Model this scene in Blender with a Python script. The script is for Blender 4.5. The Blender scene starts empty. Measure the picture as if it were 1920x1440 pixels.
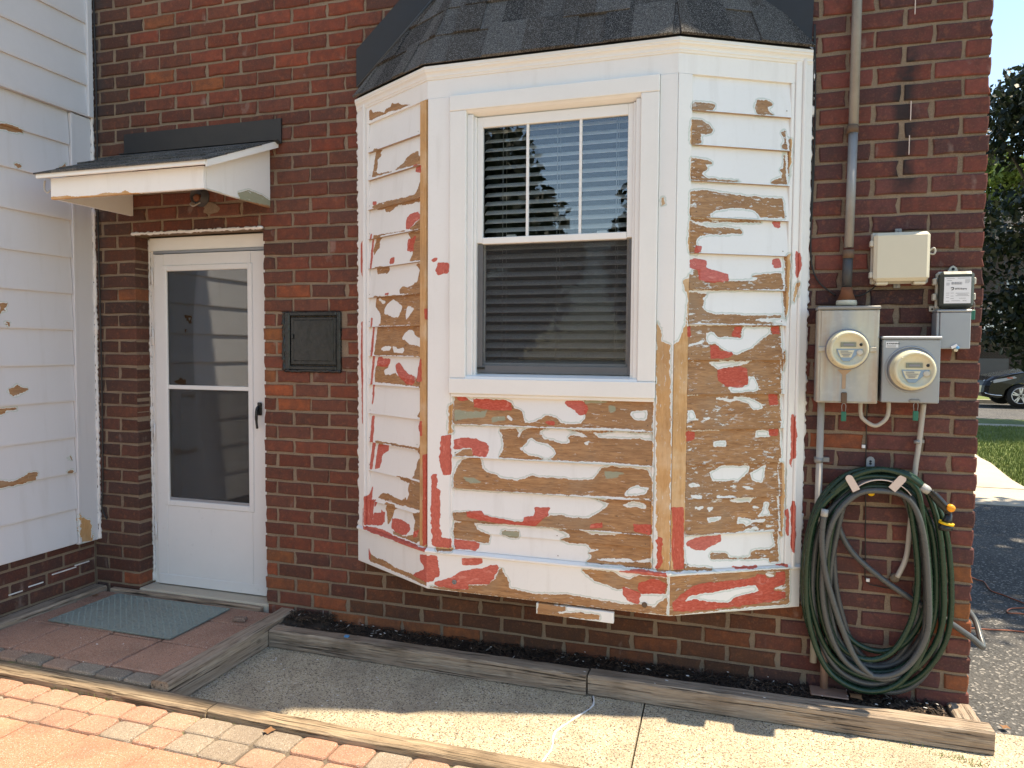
import bpy, bmesh, math, random
import numpy as np
from mathutils import Vector, Matrix
R = random.Random(11)
sc = bpy.context.scene
COL = sc.collection
rad = math.radians

# ------------------------------------------------------------------ camera
F_PX, YAW, PIT, ROL = 1375.98, -0.3073, -0.0461, 0.0070
CAM = np.array([2.23487, -3.44751, 1.55661])
_fw = np.array([math.sin(YAW)*math.cos(PIT), math.cos(YAW)*math.cos(PIT), math.sin(PIT)])
_r0 = np.array([math.cos(YAW), -math.sin(YAW), 0.0]); _u0 = np.cross(_r0, _fw)
_r = math.cos(ROL)*_r0 + math.sin(ROL)*_u0
_u = -math.sin(ROL)*_r0 + math.cos(ROL)*_u0
cd = bpy.data.cameras.new('camera'); cam = bpy.data.objects.new('camera', cd); COL.objects.link(cam)
cd.sensor_width = 36.0; cd.lens = F_PX/1920*36; cd.clip_start = 0.05; cd.clip_end = 600
cam.matrix_world = Matrix(((_r[0], _u[0], -_fw[0], CAM[0]), (_r[1], _u[1], -_fw[1], CAM[1]),
                           (_r[2], _u[2], -_fw[2], CAM[2]), (0, 0, 0, 1)))
sc.camera = cam

def at(px, py, ax, val):
    """the point of the photograph's pixel (px,py) on the plane ax=val: used for measuring"""
    d = _fw + _r*(px-960)/F_PX - _u*(py-720)/F_PX
    t = (val-CAM['xyz'.index(ax)])/d['xyz'.index(ax)]
    return CAM + t*d

# ------------------------------------------------------------------ light
SUN_AZ, SUN_EL = rad(16.0), rad(68.0)
sdir = Vector((math.cos(SUN_AZ)*math.cos(SUN_EL), math.sin(SUN_AZ)*math.cos(SUN_EL), math.sin(SUN_EL)))
world = bpy.data.worlds.new('World'); sc.world = world; world.use_nodes = True
wn = world.node_tree; wn.nodes.clear()
sky = wn.nodes.new('ShaderNodeTexSky'); sky.sky_type = 'NISHITA'; sky.sun_disc = False
sky.sun_elevation = SUN_EL; sky.sun_rotation = rad(90)-SUN_AZ; sky.air_density = 1.0; sky.dust_density = 0.0; sky.ozone_density = 2.0
bg = wn.nodes.new('ShaderNodeBackground'); bg.inputs[1].default_value = 0.145
wo = wn.nodes.new('ShaderNodeOutputWorld')
wn.links.new(sky.outputs[0], bg.inputs[0]); wn.links.new(bg.outputs[0], wo.inputs[0])
sl = bpy.data.lights.new('sun', 'SUN'); sl.energy = 4.2; sl.angle = rad(0.53); sl.color = (1.0, 0.93, 0.82)
so = bpy.data.objects.new('sun', sl); COL.objects.link(so)
so.rotation_mode = 'QUATERNION'; so.rotation_quaternion = sdir.to_track_quat('Z', 'Y'); so.location = (6, 4, 12)
sc.view_settings.view_transform = 'Standard'; sc.view_settings.look = 'None'
sc.view_settings.gamma = 1.0; sc.view_settings.use_curve_mapping = False
sc.view_settings.exposure = 1.25
sc.view_settings.use_white_balance = True; sc.view_settings.white_balance_temperature = 7700; sc.view_settings.white_balance_tint = 8

# ------------------------------------------------------------------ node helper
class NT:
    def __init__(s, name):
        s.m = bpy.data.materials.new(name); s.m.use_nodes = True
        s.t = s.m.node_tree; s.t.nodes.clear()
        s.out = s.t.nodes.new('ShaderNodeOutputMaterial')
        s.pos = s.n('ShaderNodeNewGeometry').outputs['Position']
    def n(s, ty, **kw):
        nd = s.t.nodes.new(ty)
        for k, v in kw.items(): setattr(nd, k, v)
        return nd
    def put(s, sock, v):
        if isinstance(v, bpy.types.NodeSocket): s.t.links.new(v, sock)
        elif isinstance(v, (tuple, list)):
            sock.default_value = tuple(v) + ((1.0,) if len(v) == 3 and len(sock.default_value) == 4 else ())
        else: sock.default_value = v
    def math(s, op, a, b=0.0, clamp=False):
        nd = s.n('ShaderNodeMath', operation=op, use_clamp=clamp); s.put(nd.inputs[0], a); s.put(nd.inputs[1], b)
        return nd.outputs[0]
    def mix(s, f, a, b, mode='MIX'):
        nd = s.n('ShaderNodeMix', data_type='RGBA', blend_type=mode)
        s.put(nd.inputs['Factor'], f); s.put(nd.inputs[6], a); s.put(nd.inputs[7], b)
        return nd.outputs[2]
    def map(s, scale, vec=None, rot=(0, 0, 0)):
        nd = s.n('ShaderNodeMapping'); s.put(nd.inputs[0], s.pos if vec is None else vec)
        nd.inputs['Scale'].default_value = scale if isinstance(scale, tuple) else (scale,)*3
        nd.inputs['Rotation'].default_value = rot
        return nd.outputs[0]
    def noise(s, scale, vec=None, detail=4.0, rough=0.55, dist=0.0):
        nd = s.n('ShaderNodeTexNoise'); nd.inputs['Scale'].default_value = scale
        nd.inputs['Detail'].default_value = detail; nd.inputs['Roughness'].default_value = rough
        nd.inputs['Distortion'].default_value = dist
        s.put(nd.inputs['Vector'], s.pos if vec is None else vec)
        return nd.outputs[0]
    def vor(s, scale, vec=None, feature='F1', out=0):
        nd = s.n('ShaderNodeTexVoronoi', feature=feature); nd.inputs['Scale'].default_value = scale
        s.put(nd.inputs['Vector'], s.pos if vec is None else vec)
        return nd.outputs[out]
    def ramp(s, v, lo, hi, a=0.0, b=1.0):
        nd = s.n('ShaderNodeMapRange'); nd.clamp = True
        s.put(nd.inputs[0], v); s.put(nd.inputs[1], lo); s.put(nd.inputs[2], hi); s.put(nd.inputs[3], a); s.put(nd.inputs[4], b)
        return nd.outputs[0]
    def bump(s, h, dist, strength=1.0, nrm=None):
        nd = s.n('ShaderNodeBump'); nd.inputs['Distance'].default_value = dist; nd.inputs['Strength'].default_value = strength
        s.put(nd.inputs['Height'], h)
        if nrm is not None: s.put(nd.inputs['Normal'], nrm)
        return nd.outputs[0]
    def bsdf(s, color, rough=0.7, bump=None, metal=0.0, spec=0.4, **kw):
        nd = s.n('ShaderNodeBsdfPrincipled'); s.put(nd.inputs['Base Color'], color)
        s.put(nd.inputs['Roughness'], rough); s.put(nd.inputs['Metallic'], metal)
        s.put(nd.inputs['Specular IOR Level'], spec)
        if bump is not None: s.put(nd.inputs['Normal'], bump)
        for k, v in kw.items(): s.put(nd.inputs[k], v)
        s.t.links.new(nd.outputs[0], s.out.inputs[0])
        return s.m
    def ocol(s):
        return s.n('ShaderNodeObjectInfo').outputs['Color']
    def attr(s, name):
        return s.n('ShaderNodeAttribute', attribute_name=name).outputs['Color']

M = {}
def simple(name, col, rough=0.5, metal=0.0, dirt=0.12, bumpd=0.0, scale=30.0, spec=0.4):
    n = NT(name); a = n.noise(scale); b = n.noise(5.0)
    c = n.mix(n.ramp(b, .35, .7, 0, dirt*2), col, tuple(x*.55 for x in col))
    c = n.mix(n.ramp(a, .4, .7, 0, dirt), c, tuple(min(1, x*1.35) for x in col))
    M[name] = n.bsdf(c, n.ramp(a, .3, .7, max(.02, rough-.08), rough+.1), n.bump(a, bumpd) if bumpd else None, metal, spec)
    return M[name]

# bricks: the colour of each brick is the object's (or the vertex) colour, dirt and grain on top
def brick_mat(name, src):
    n = NT(name); base = n.ocol() if src == 'obj' else n.attr('tint')
    g = n.noise(130., detail=6.); m = n.noise(22., detail=5., rough=.65); l = n.noise(3.1)
    c = n.mix(n.ramp(m, .35, .66, 0, .9), base, n.mix(.62, base, (.055, .034, .030), 'MIX'))
    c = n.mix(n.ramp(l, .42, .66, 0, .35), c, (.06, .038, .034))
    mo = n.noise(34., detail=3.); c = n.mix(n.ramp(mo, .56, .7, 0, .45), c, n.mix(.5, base, (.34, .12, .06)))
    c = n.mix(n.ramp(g, .52, .72, 0, .28), c, n.mix(.5, base, (.42, .22, .15)))
    sp = n.vor(260.); c = n.mix(n.ramp(sp, .0, .18, .55, 0), c, (.05, .03, .028))
    lime = n.noise(11., n.map((1, 1, .55))); c = n.mix(n.ramp(lime, .64, .76, 0, .4), c, (.36, .29, .25))
    xyz = n.n('ShaderNodeSeparateXYZ'); n.put(xyz.inputs[0], n.pos); wx = n.math('ADD', xyz.outputs[0], n.math('MULTIPLY', n.math('SUBTRACT', n.noise(9.), .5), .10))
    d1 = n.ramp(n.math('ABSOLUTE', n.math('SUBTRACT', wx, 2.845)), .018, .055, 1, 0); d1 = n.math('MULTIPLY', d1, n.math('MULTIPLY', n.ramp(xyz.outputs[2], 2.12, 2.3), n.ramp(n.noise(5.), .40, .52)))
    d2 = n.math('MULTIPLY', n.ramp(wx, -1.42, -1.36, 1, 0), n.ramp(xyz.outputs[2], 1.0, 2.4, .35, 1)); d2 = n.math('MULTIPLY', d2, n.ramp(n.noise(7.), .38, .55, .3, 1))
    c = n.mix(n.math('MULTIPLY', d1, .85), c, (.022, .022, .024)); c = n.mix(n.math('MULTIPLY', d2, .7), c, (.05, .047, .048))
    h = n.math('ADD', n.math('MULTIPLY', g, .5), m)
    M[name] = n.bsdf(c, .88, n.bump(h, .0022, .9), spec=.22)
brick_mat('brick', 'obj'); brick_mat('brick_joined', 'attr')
n = NT('mortar'); g = n.noise(170., detail=5.); l = n.noise(4.)
c = n.mix(n.ramp(l, .35, .65), (.25, .185, .13), (.165, .12, .088)); c = n.mix(n.ramp(g, .35, .7, 0, .5), c, (.33, .255, .185))
M['mortar'] = n.bsdf(c, .95, n.bump(g, .003), spec=.15)

# ---- paint, bare wood and primer on the bay: masks name where each coat is
def wood_cols(n, light, axis_map):
    gr = n.noise(9., axis_map, detail=8., rough=.62, dist=.6); fine = n.noise(30., axis_map, detail=4.)
    if light:
        c = n.mix(n.ramp(gr, .3, .7), (.50, .27, .105), (.66, .40, .19)); c = n.mix(n.ramp(fine, .5, .75, 0, .5), c, (.38, .18, .07)); c = n.mix(n.ramp(n.noise(9.), .48, .7, 0, .55), c, (.72, .56, .38)); c = n.mix(n.ramp(n.noise(4.), .5, .7, 0, .5), c, (.36, .22, .12))
    else:
        c = n.mix(n.ramp(gr, .32, .68), (.30, .145, .062), (.50, .275, .13)); c = n.mix(n.ramp(fine, .48, .72, 0, .65), c, (.15, .078, .042))
        c = n.mix(n.ramp(n.noise(2.2), .42, .62, 0, .4), c, (.27, .17, .10))
        bl = n.noise(5.5); c = n.mix(n.ramp(bl, .5, .7, 0, .45), c, (.34, .25, .17))
        kn = n.vor(5.5, n.map((1, 1, 2.6))); c = n.mix(n.ramp(kn, .0, .07, .9, 0), c, (.07, .035, .02))
    return c, gr

def peel_mat(name, img, grain='h', light=False, fleck=.5, paint=(.80, .795, .78), halo=True):
    n = NT(name)
    uv = n.n('ShaderNodeUVMap').outputs[0]
    nd = n.n('ShaderNodeTexNoise'); nd.inputs['Scale'].default_value = 34.; nd.inputs['Detail'].default_value = 5.
    n.put(nd.inputs['Vector'], n.pos)
    wob = n.n('ShaderNodeVectorMath', operation='SUBTRACT'); n.put(wob.inputs[0], nd.outputs['Color']); wob.inputs[1].default_value = (.5, .5, .5)
    sc_ = n.n('ShaderNodeVectorMath', operation='MULTIPLY'); n.put(sc_.inputs[0], wob.outputs[0]); sc_.inputs[1].default_value = (.026, .0055, 0)
    ad = n.n('ShaderNodeVectorMath', operation='ADD'); n.put(ad.inputs[0], uv); n.put(ad.inputs[1], sc_.outputs[0])
    tx = n.n('ShaderNodeTexImage', image=img, interpolation='Cubic', extension='EXTEND'); n.put(tx.inputs[0], ad.outputs[0])
    sp = n.n('ShaderNodeSeparateColor'); n.put(sp.inputs[0], tx.outputs[0])
    wd, rd, gn = sp.outputs[0], sp.outputs[1], sp.outputs[2]
    am = n.map((1, 1, 7.) if grain == 'h' else (9., 9., 1.))
    wcol, gr = wood_cols(n, light, am)
    rag = n.noise(95., n.map((1, 1, 1.8) if grain == 'h' else (1.8, 1.8, 1)), detail=6., rough=.7)
    wsum = n.math('ADD', wd, n.math('MULTIPLY', n.math('SUBTRACT', rag, .5), 1.3))
    wf = n.ramp(wsum, .48, .53)
    fl = n.noise(26., n.map((1, 1, 3.2) if grain == 'h' else (3, 3, 1)), detail=7., rough=.72)
    fm = n.ramp(fl, .635-.075*fleck, .65-.075*fleck); big = n.ramp(n.noise(7.), .42, .55, .1, 1)
    wf2 = n.math('MULTIPLY', wf, n.math('SUBTRACT', 1., n.math('MULTIPLY', n.math('MULTIPLY', fm, big), min(1, fleck*2))))
    pn = n.noise(60., detail=3.); pl = n.noise(2.5)
    pc = n.mix(n.ramp(pl, .35, .7, 0, .35), paint, tuple(x*.90 for x in paint))
    pc = n.mix(n.ramp(pn, .55, .8, 0, .12), pc, (.62, .58, .5))
    hal = n.math('ADD', tx.outputs[1], n.math('MULTIPLY', n.math('SUBTRACT', rag, .5), .25))
    if halo: pc = n.mix(n.ramp(hal, .08, .18, 0, .65), pc, (.42, .50, .44)); pc = n.mix(n.ramp(hal, .24, .34, 0, .9), pc, (.76, .76, .74))
    st_ = n.noise(16., n.map((1, 1, .12))); pc = n.mix(n.ramp(st_, .55, .75, 0, .16), pc, (.40, .36, .31))
    wcol = n.mix(n.ramp(n.math('ADD', gn, n.math('MULTIPLY', n.math('SUBTRACT', fl, .5), 1.2)), .35, .8, 0, .75), wcol, (.30, .36, .27))
    c = n.mix(wf2, pc, wcol)
    rn = n.noise(70., n.map((1, 1, 2.5) if grain == 'h' else (2.5, 2.5, 1)), detail=5.)
    rf = n.ramp(n.math('ADD', rd, n.math('MULTIPLY', n.math('SUBTRACT', rag, .5), .6)), .46, .54)
    rc = n.mix(n.ramp(rn, .35, .7), (.45, .062, .038), (.60, .125, .085))
    rc = n.mix(n.ramp(n.noise(20., n.map((1, 1, 2.2) if grain == 'h' else (2.2, 2.2, 1)), detail=6., dist=1.2), .60, .66, 0, .5), rc, (.74, .27, .21))
    c = n.mix(n.math('MULTIPLY', rf, .95), c, rc)
    ht = n.math('SUBTRACT', 1., wf2); ht = n.math('ADD', ht, n.math('MULTIPLY', rf, .7))
    ht = n.math('ADD', ht, n.math('MULTIPLY', gr, n.math('MULTIPLY', wf2, .5)))
    ht = n.math('ADD', ht, n.math('MULTIPLY', rn, n.math('MULTIPLY', rf, 1.1)))
    rough = n.mix(wf2, n.mix(rf, (.42,)*3, (.33,)*3), (.78,)*3)
    M[name] = n.bsdf(c, rough, n.bump(ht, .0011, .9), spec=.35)
    return M[name]

# ---- weathered timber, along x or y
def timber(name, dark, lite, axis):
    n = NT(name); am = n.map((.45, 10, 10) if axis == 'x' else (10, .45, 10))
    g = n.noise(5., am, detail=9., rough=.65, dist=.25); f = n.noise(16., am, detail=5.); l = n.noise(4.)
    c = n.mix(n.ramp(g, .3, .7), dark, lite); c = n.mix(n.ramp(f, .5, .72, 0, .75), c, tuple(x*.45 for x in dark))
    c = n.mix(n.ramp(l, .5, .68, 0, .55), c, tuple(x*.5 for x in dark))
    kn = n.vor(3.3, n.map((1, 1.6, 1.6) if axis == 'x' else (1.6, 1, 1.6))); c = n.mix(n.ramp(kn, .0, .09, .75, 0), c, tuple(x*.3 for x in dark))
    ck = n.noise(7., n.map((.35, 16, 16) if axis == 'x' else (16, .35, 16)), detail=3., dist=.2); c = n.mix(n.ramp(ck, .63, .68, 0, .9), c, tuple(x*.22 for x in dark))
    M[name] = n.bsdf(c, .9, n.bump(n.math('SUBTRACT', n.math('ADD', g, n.math('MULTIPLY', f, .8)), n.ramp(ck, .60, .68, 0, 1.2)), .007, 1.), spec=.2)
timber('timber_grey_x', (.26, .185, .13), (.47, .375, .285), 'x')
timber('timber_grey_y', (.27, .195, .14), (.48, .385, .295), 'y')
timber('timber_tan_x', (.24, .165, .105), (.46, .35, .235), 'x')

# ---- paved and cast ground
n = NT('aggregate'); v = n.vor(185., out=1); d = n.vor(185.); l = n.noise(3.); f = n.noise(260.)
vs = n.n('ShaderNodeSeparateColor'); n.put(vs.inputs[0], v); hue = vs.outputs[0]
c = n.mix(n.ramp(hue, .0, 1.), (.43, .35, .245), (.68, .575, .41)); c = n.mix(n.ramp(hue, .80, .83), c, (.12, .095, .075))
c = n.mix(n.ramp(vs.outputs[1], .9, .93), c, (.60, .54, .46)); c = n.mix(n.ramp(d, .45, .62, 0, .5), c, (.34, .27, .18))
c = n.mix(n.ramp(l, .45, .66, 0, .45), c, (.24, .19, .14)); c = n.mix(n.ramp(n.noise(11., detail=5.), .56, .7, 0, .4), c, (.22, .175, .13))
M['aggregate'] = n.bsdf(c, .9, n.bump(n.math('SUBTRACT', 1., d), .004, .9), spec=.2)
n = NT('paver'); base = n.ocol(); v = n.vor(330., out=1); vs = n.n('ShaderNodeSeparateColor'); n.put(vs.inputs[0], v); g = n.noise(190., detail=5.); l = n.noise(5.)
c = n.mix(n.ramp(vs.outputs[0], .0, 1., 0, .6), base, n.mix(.4, base, (.55, .42, .32))); c = n.mix(n.ramp(vs.outputs[1], .84, .88, 0, .6), c, (.12, .08, .065))
c = n.mix(n.ramp(vs.outputs[2], .93, .96, 0, .7), c, (.60, .52, .45)); c = n.mix(n.ramp(l, .45, .7, 0, .55), c, n.mix(.6, base, (.12, .085, .07)))
M['paver'] = n.bsdf(c, .9, n.bump(n.math('ADD', g, n.vor(330.)), .0022, .9), spec=.2)
n = NT('joint_sand'); g = n.noise(190.); l = n.noise(8.); c = n.mix(g, (.085, .065, .05), (.20, .155, .11)); c = n.mix(n.ramp(l, .54, .68, 0, .8), c, (.13, .15, .055))
M['joint_sand'] = n.bsdf(c, .95, n.bump(g, .004))
n = NT('asphalt'); v = n.vor(95., out=1); vs = n.n('ShaderNodeSeparateColor'); n.put(vs.inputs[0], v); l = n.noise(1.4)
c = n.mix(n.ramp(vs.outputs[0], 0, 1), (.035, .034, .033), (.08, .078, .076)); c = n.mix(n.ramp(vs.outputs[1], .88, .92), c, (.26, .24, .22)); c = n.mix(n.ramp(l, .4, .7, 0, .5), c, (.13, .12, .11))
M['asphalt'] = n.bsdf(c, .9, n.bump(n.vor(95.), .004))
n = NT('concrete'); g = n.noise(120.); l = n.noise(1.5); c = n.mix(g, (.42, .36, .28), (.54, .475, .38)); c = n.mix(n.ramp(l, .45, .7, 0, .4), c, (.34, .28, .22))
M['concrete'] = n.bsdf(c, .92, n.bump(g, .002))
n = NT('soil'); g = n.noise(60., detail=6.); c = n.mix(g, (.02, .014, .011), (.06, .042, .032)); M['soil'] = n.bsdf(c, .95, n.bump(g, .015))
n = NT('mulch'); base = n.attr('tint'); g = n.noise(90.); c = n.mix(n.ramp(g, .4, .7, 0, .6), base, (.012, .009, .008)); M['mulch'] = n.bsdf(c, .85)
n = NT('grass'); l = n.noise(3.); g = n.noise(40., detail=6.); c = n.mix(n.ramp(g, .3, .7), (.07, .105, .022), (.16, .20, .05)); c = n.mix(n.ramp(l, .4, .7, 0, .5), c, (.19, .19, .07))
M['grass'] = n.bsdf(c, .85, n.bump(g, .03))
n = NT('grass_blade'); l = n.noise(9.); c = n.mix(n.ramp(l, .3, .7), (.09, .14, .025), (.20, .24, .06)); M['grass_blade'] = n.bsdf(c, .6)
n = NT('earth'); l = n.noise(.2); c = n.mix(l, (.10, .12, .045), (.13, .12, .06)); M['earth'] = n.bsdf(c, .95)
# ---- shingles
n = NT('shingle'); base = n.ocol(); v = n.vor(420., out=1); vs = n.n('ShaderNodeSeparateColor'); n.put(vs.inputs[0], v)
lum = n.n('ShaderNodeSeparateColor'); n.put(lum.inputs[0], base)
c = n.mix(n.ramp(vs.outputs[0], .55, .95, 0, 1), base, n.mix(.8, base, (.30, .29, .28), 'MIX')); c = n.mix(n.ramp(vs.outputs[1], .5, .8, 0, .75), c, (.018, .018, .02))
M['shingle'] = n.bsdf(c, .95, n.bump(n.vor(420.), .002), spec=.15)
# ---- plain things
simple('white_vinyl', (.80, .795, .775), .35, dirt=.03)
simple('white_trim', (.80, .795, .77), .45, dirt=.05, bumpd=.0004, scale=80)
simple('white_door', (.66, .66, .66), .35, dirt=.03)
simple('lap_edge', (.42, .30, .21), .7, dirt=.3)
simple('caulk', (.74, .72, .70), .6, dirt=.12, bumpd=.004, scale=60)
simple('black_metal', (.022, .022, .024), .45, dirt=.1)
simple('black_gloss', (.016, .018, .02), .25, dirt=.2, bumpd=.003, scale=26)
simple('dark_grey', (.06, .06, .062), .5, dirt=.08)
simple('galv_blue', (.30, .315, .345), .42, metal=.35, dirt=.08)
simple('galv_pipe', (.27, .265, .26), .5, metal=.3, dirt=.25, scale=50)
simple('beige_plastic', (.60, .555, .44), .38, dirt=.05)
simple('meter_face', (.62, .585, .43), .3, dirt=.03)
simple('grey_lid', (.035, .042, .038), .4, dirt=.05)
simple('tan_plastic', (.48, .46, .40), .5, dirt=.08)
simple('pipe_tan', (.40, .37, .33), .5, dirt=.15)
simple('rust', (.20, .075, .035), .85, dirt=.4, bumpd=.002)
simple('tag_green', (.01, .13, .085), .4)
simple('label_white', (.72, .72, .74), .45, dirt=.03)
simple('ink', (.02, .02, .022), .6)
simple('ink_grey', (.22, .22, .24), .6)
simple('lcd', (.19, .21, .17), .2)
simple('meter_blue', (.22, .31, .40), .4)
simple('blue_plastic', (.10, .30, .55), .4)
simple('hose_green', (.011, .036, .021), .27, dirt=.08)
simple('hose_grey', (.075, .08, .082), .3, dirt=.1)
simple('hanger', (.62, .50, .44), .5, dirt=.06)
simple('nozzle_black', (.015, .016, .017), .3)
simple('nozzle_grey', (.35, .35, .34), .35)
simple('nozzle_yellow', (.80, .50, .02), .35)
simple('nozzle_orange', (.85, .32, .02), .35)
simple('cable_black', (.02, .02, .02), .5)
simple('cord_orange', (.36, .10, .045), .5)
simple('wood_dark', (.14, .09, .06), .8, dirt=.3)
simple('leaf_dry', (.22, .11, .05), .8)
simple('copper_pipe', (.33, .21, .16), .5, metal=.3, dirt=.35)
simple('interior', (.05, .05, .052), .9)
simple('blind_white', (.80, .80, .79), .45, dirt=.02)
simple('cord_white', (.6, .6, .58), .6)
simple('screen_frame', (.13, .13, .135), .4)
simple('siding_vinyl', (.62, .62, .64), .45, dirt=.05)
simple('car_black', (.004, .004, .005), .2, dirt=0., spec=.35)
simple('chrome', (.6, .6, .62), .15, metal=1., dirt=0.)
simple('rim', (.5, .5, .52), .3, metal=.8, dirt=.02)
simple('tyre', (.02, .02, .02), .8)
simple('lamp_clear', (.42, .43, .45), .12)
simple('lamp_red', (.4, .06, .02), .2)
simple('bark', (.10, .075, .055), .95, dirt=.3, bumpd=.02, scale=14)
simple('roof_far', (.028, .026, .028), .9)
simple('eave_white', (.7, .7, .68), .6)
simple('stone', (.38, .32, .25), .9, dirt=.3)
n = NT('mat_rubber'); a = n.vor(42., feature='F1'); g = n.noise(200.); c = n.mix(g, (.20, .235, .21), (.26, .29, .26)); c = n.mix(n.ramp(n.noise(5.), .5, .7, 0, .3), c, (.2, .18, .15))
M['mat_rubber'] = n.bsdf(c, .8, n.bump(n.ramp(a, .15, .55), .004, 1.), spec=.25)
n = NT('meter_can'); l = n.noise(12., n.map((1, 1, .08))); st = n.noise(5., n.map((1.5, 1, .35))); g = n.noise(40.)
c = n.mix(n.ramp(st, .4, .62), (.34, .36, .37), (.47, .45, .38)); c = n.mix(n.ramp(l, .52, .72, 0, .75), c, (.36, .21, .12)); c = n.mix(n.ramp(g, .5, .7, 0, .2), c, (.55, .56, .55))
M['meter_can'] = n.bsdf(c, .5, None, .25)
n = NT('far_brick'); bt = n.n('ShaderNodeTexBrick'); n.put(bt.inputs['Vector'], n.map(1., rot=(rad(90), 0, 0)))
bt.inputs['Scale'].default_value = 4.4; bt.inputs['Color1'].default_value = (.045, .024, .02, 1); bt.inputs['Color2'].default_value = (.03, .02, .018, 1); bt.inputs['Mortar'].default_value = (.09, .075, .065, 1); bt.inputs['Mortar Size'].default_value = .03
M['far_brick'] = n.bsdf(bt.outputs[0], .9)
def leaf_mat(name, a, b):
    n = NT(name); l = n.noise(1.3); g = n.noise(30.); c = n.mix(n.ramp(l, .35, .65), a, b); c = n.mix(n.ramp(g, .4, .7, 0, .5), c, tuple(x*1.5 for x in b))
    p = n.n('ShaderNodeBsdfPrincipled'); n.put(p.inputs['Base Color'], c); p.inputs['Roughness'].default_value = .5
    t = n.n('ShaderNodeBsdfTranslucent'); n.put(t.inputs[0], c)
    mx = n.n('ShaderNodeMixShader'); mx.inputs[0].default_value = .3
    n.t.links.new(p.outputs[0], mx.inputs[1]); n.t.links.new(t.outputs[0], mx.inputs[2]); n.t.links.new(mx.outputs[0], n.out.inputs[0]); M[name] = n.m
leaf_mat('leaf_dark', (.008, .014, .006), (.014, .024, .009)); leaf_mat('leaf_bright', (.10, .15, .03), (.17, .22, .05)); leaf_mat('leaf_mid', (.035, .06, .02), (.06, .09, .03))
def glass(name, tint, boost=0.0, rough=0.0, mul=1.15):
    n = NT(name); fr = n.n('ShaderNodeFresnel'); fr.inputs[0].default_value = 1.52
    f = n.math('ADD', n.math('MULTIPLY', fr.outputs[0], mul), boost, True)
    tr = n.n('ShaderNodeBsdfTransparent'); tr.inputs[0].default_value = (*tint, 1)
    gl = n.n('ShaderNodeBsdfGlossy'); gl.inputs['Roughness'].default_value = rough; gl.inputs[0].default_value = (.95, .97, 1, 1)
    mx = n.n('ShaderNodeMixShader'); n.t.links.new(f, mx.inputs[0]); n.t.links.new(tr.outputs[0], mx.inputs[1]); n.t.links.new(gl.outputs[0], mx.inputs[2]); n.t.links.new(mx.outputs[0], n.out.inputs[0]); M[name] = n.m
glass('window_glass', (.95, .96, .96), .03); glass('door_glass', (.45, .45, .45), .05); glass('screened_glass', (.96, .96, .96), .0, mul=.7);  glass('meter_glass', (.95, .93, .80), .02)
n = NT('insect_screen'); tr = n.n('ShaderNodeBsdfTransparent'); df = n.n('ShaderNodeBsdfDiffuse'); df.inputs[0].default_value = (.05, .05, .05, 1)
mx = n.n('ShaderNodeMixShader'); mx.inputs[0].default_value = .34; n.t.links.new(tr.outputs[0], mx.inputs[1]); n.t.links.new(df.outputs[0], mx.inputs[2]); n.t.links.new(mx.outputs[0], n.out.inputs[0]); M['insect_screen'] = n.m

# ------------------------------------------------------------------ mesh helper
class Fr:                                   # an upright face: s along it, n out of it, z up
    def __init__(s, P, Q):
        s.P = np.array([P[0], P[1], 0.]); d = np.array([Q[0]-P[0], Q[1]-P[1], 0.]); s.L = float(np.hypot(d[0], d[1]))
        s.t = d/s.L; s.nn = np.array([s.t[1], -s.t[0], 0.])
    def __call__(s, a, b, c):
        p = s.P + s.t*a + s.nn*b; return (p[0], p[1], c)
    def hit(s, px, py, off=.012):
        d = _fw + _r*(px-960)/F_PX - _u*(py-720)/F_PX; Q = s.P + s.nn*off
        k = ((Q-CAM)@s.nn)/(d@s.nn); p = CAM + k*d; return float((p-s.P)@s.t), float(p[2])

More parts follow.
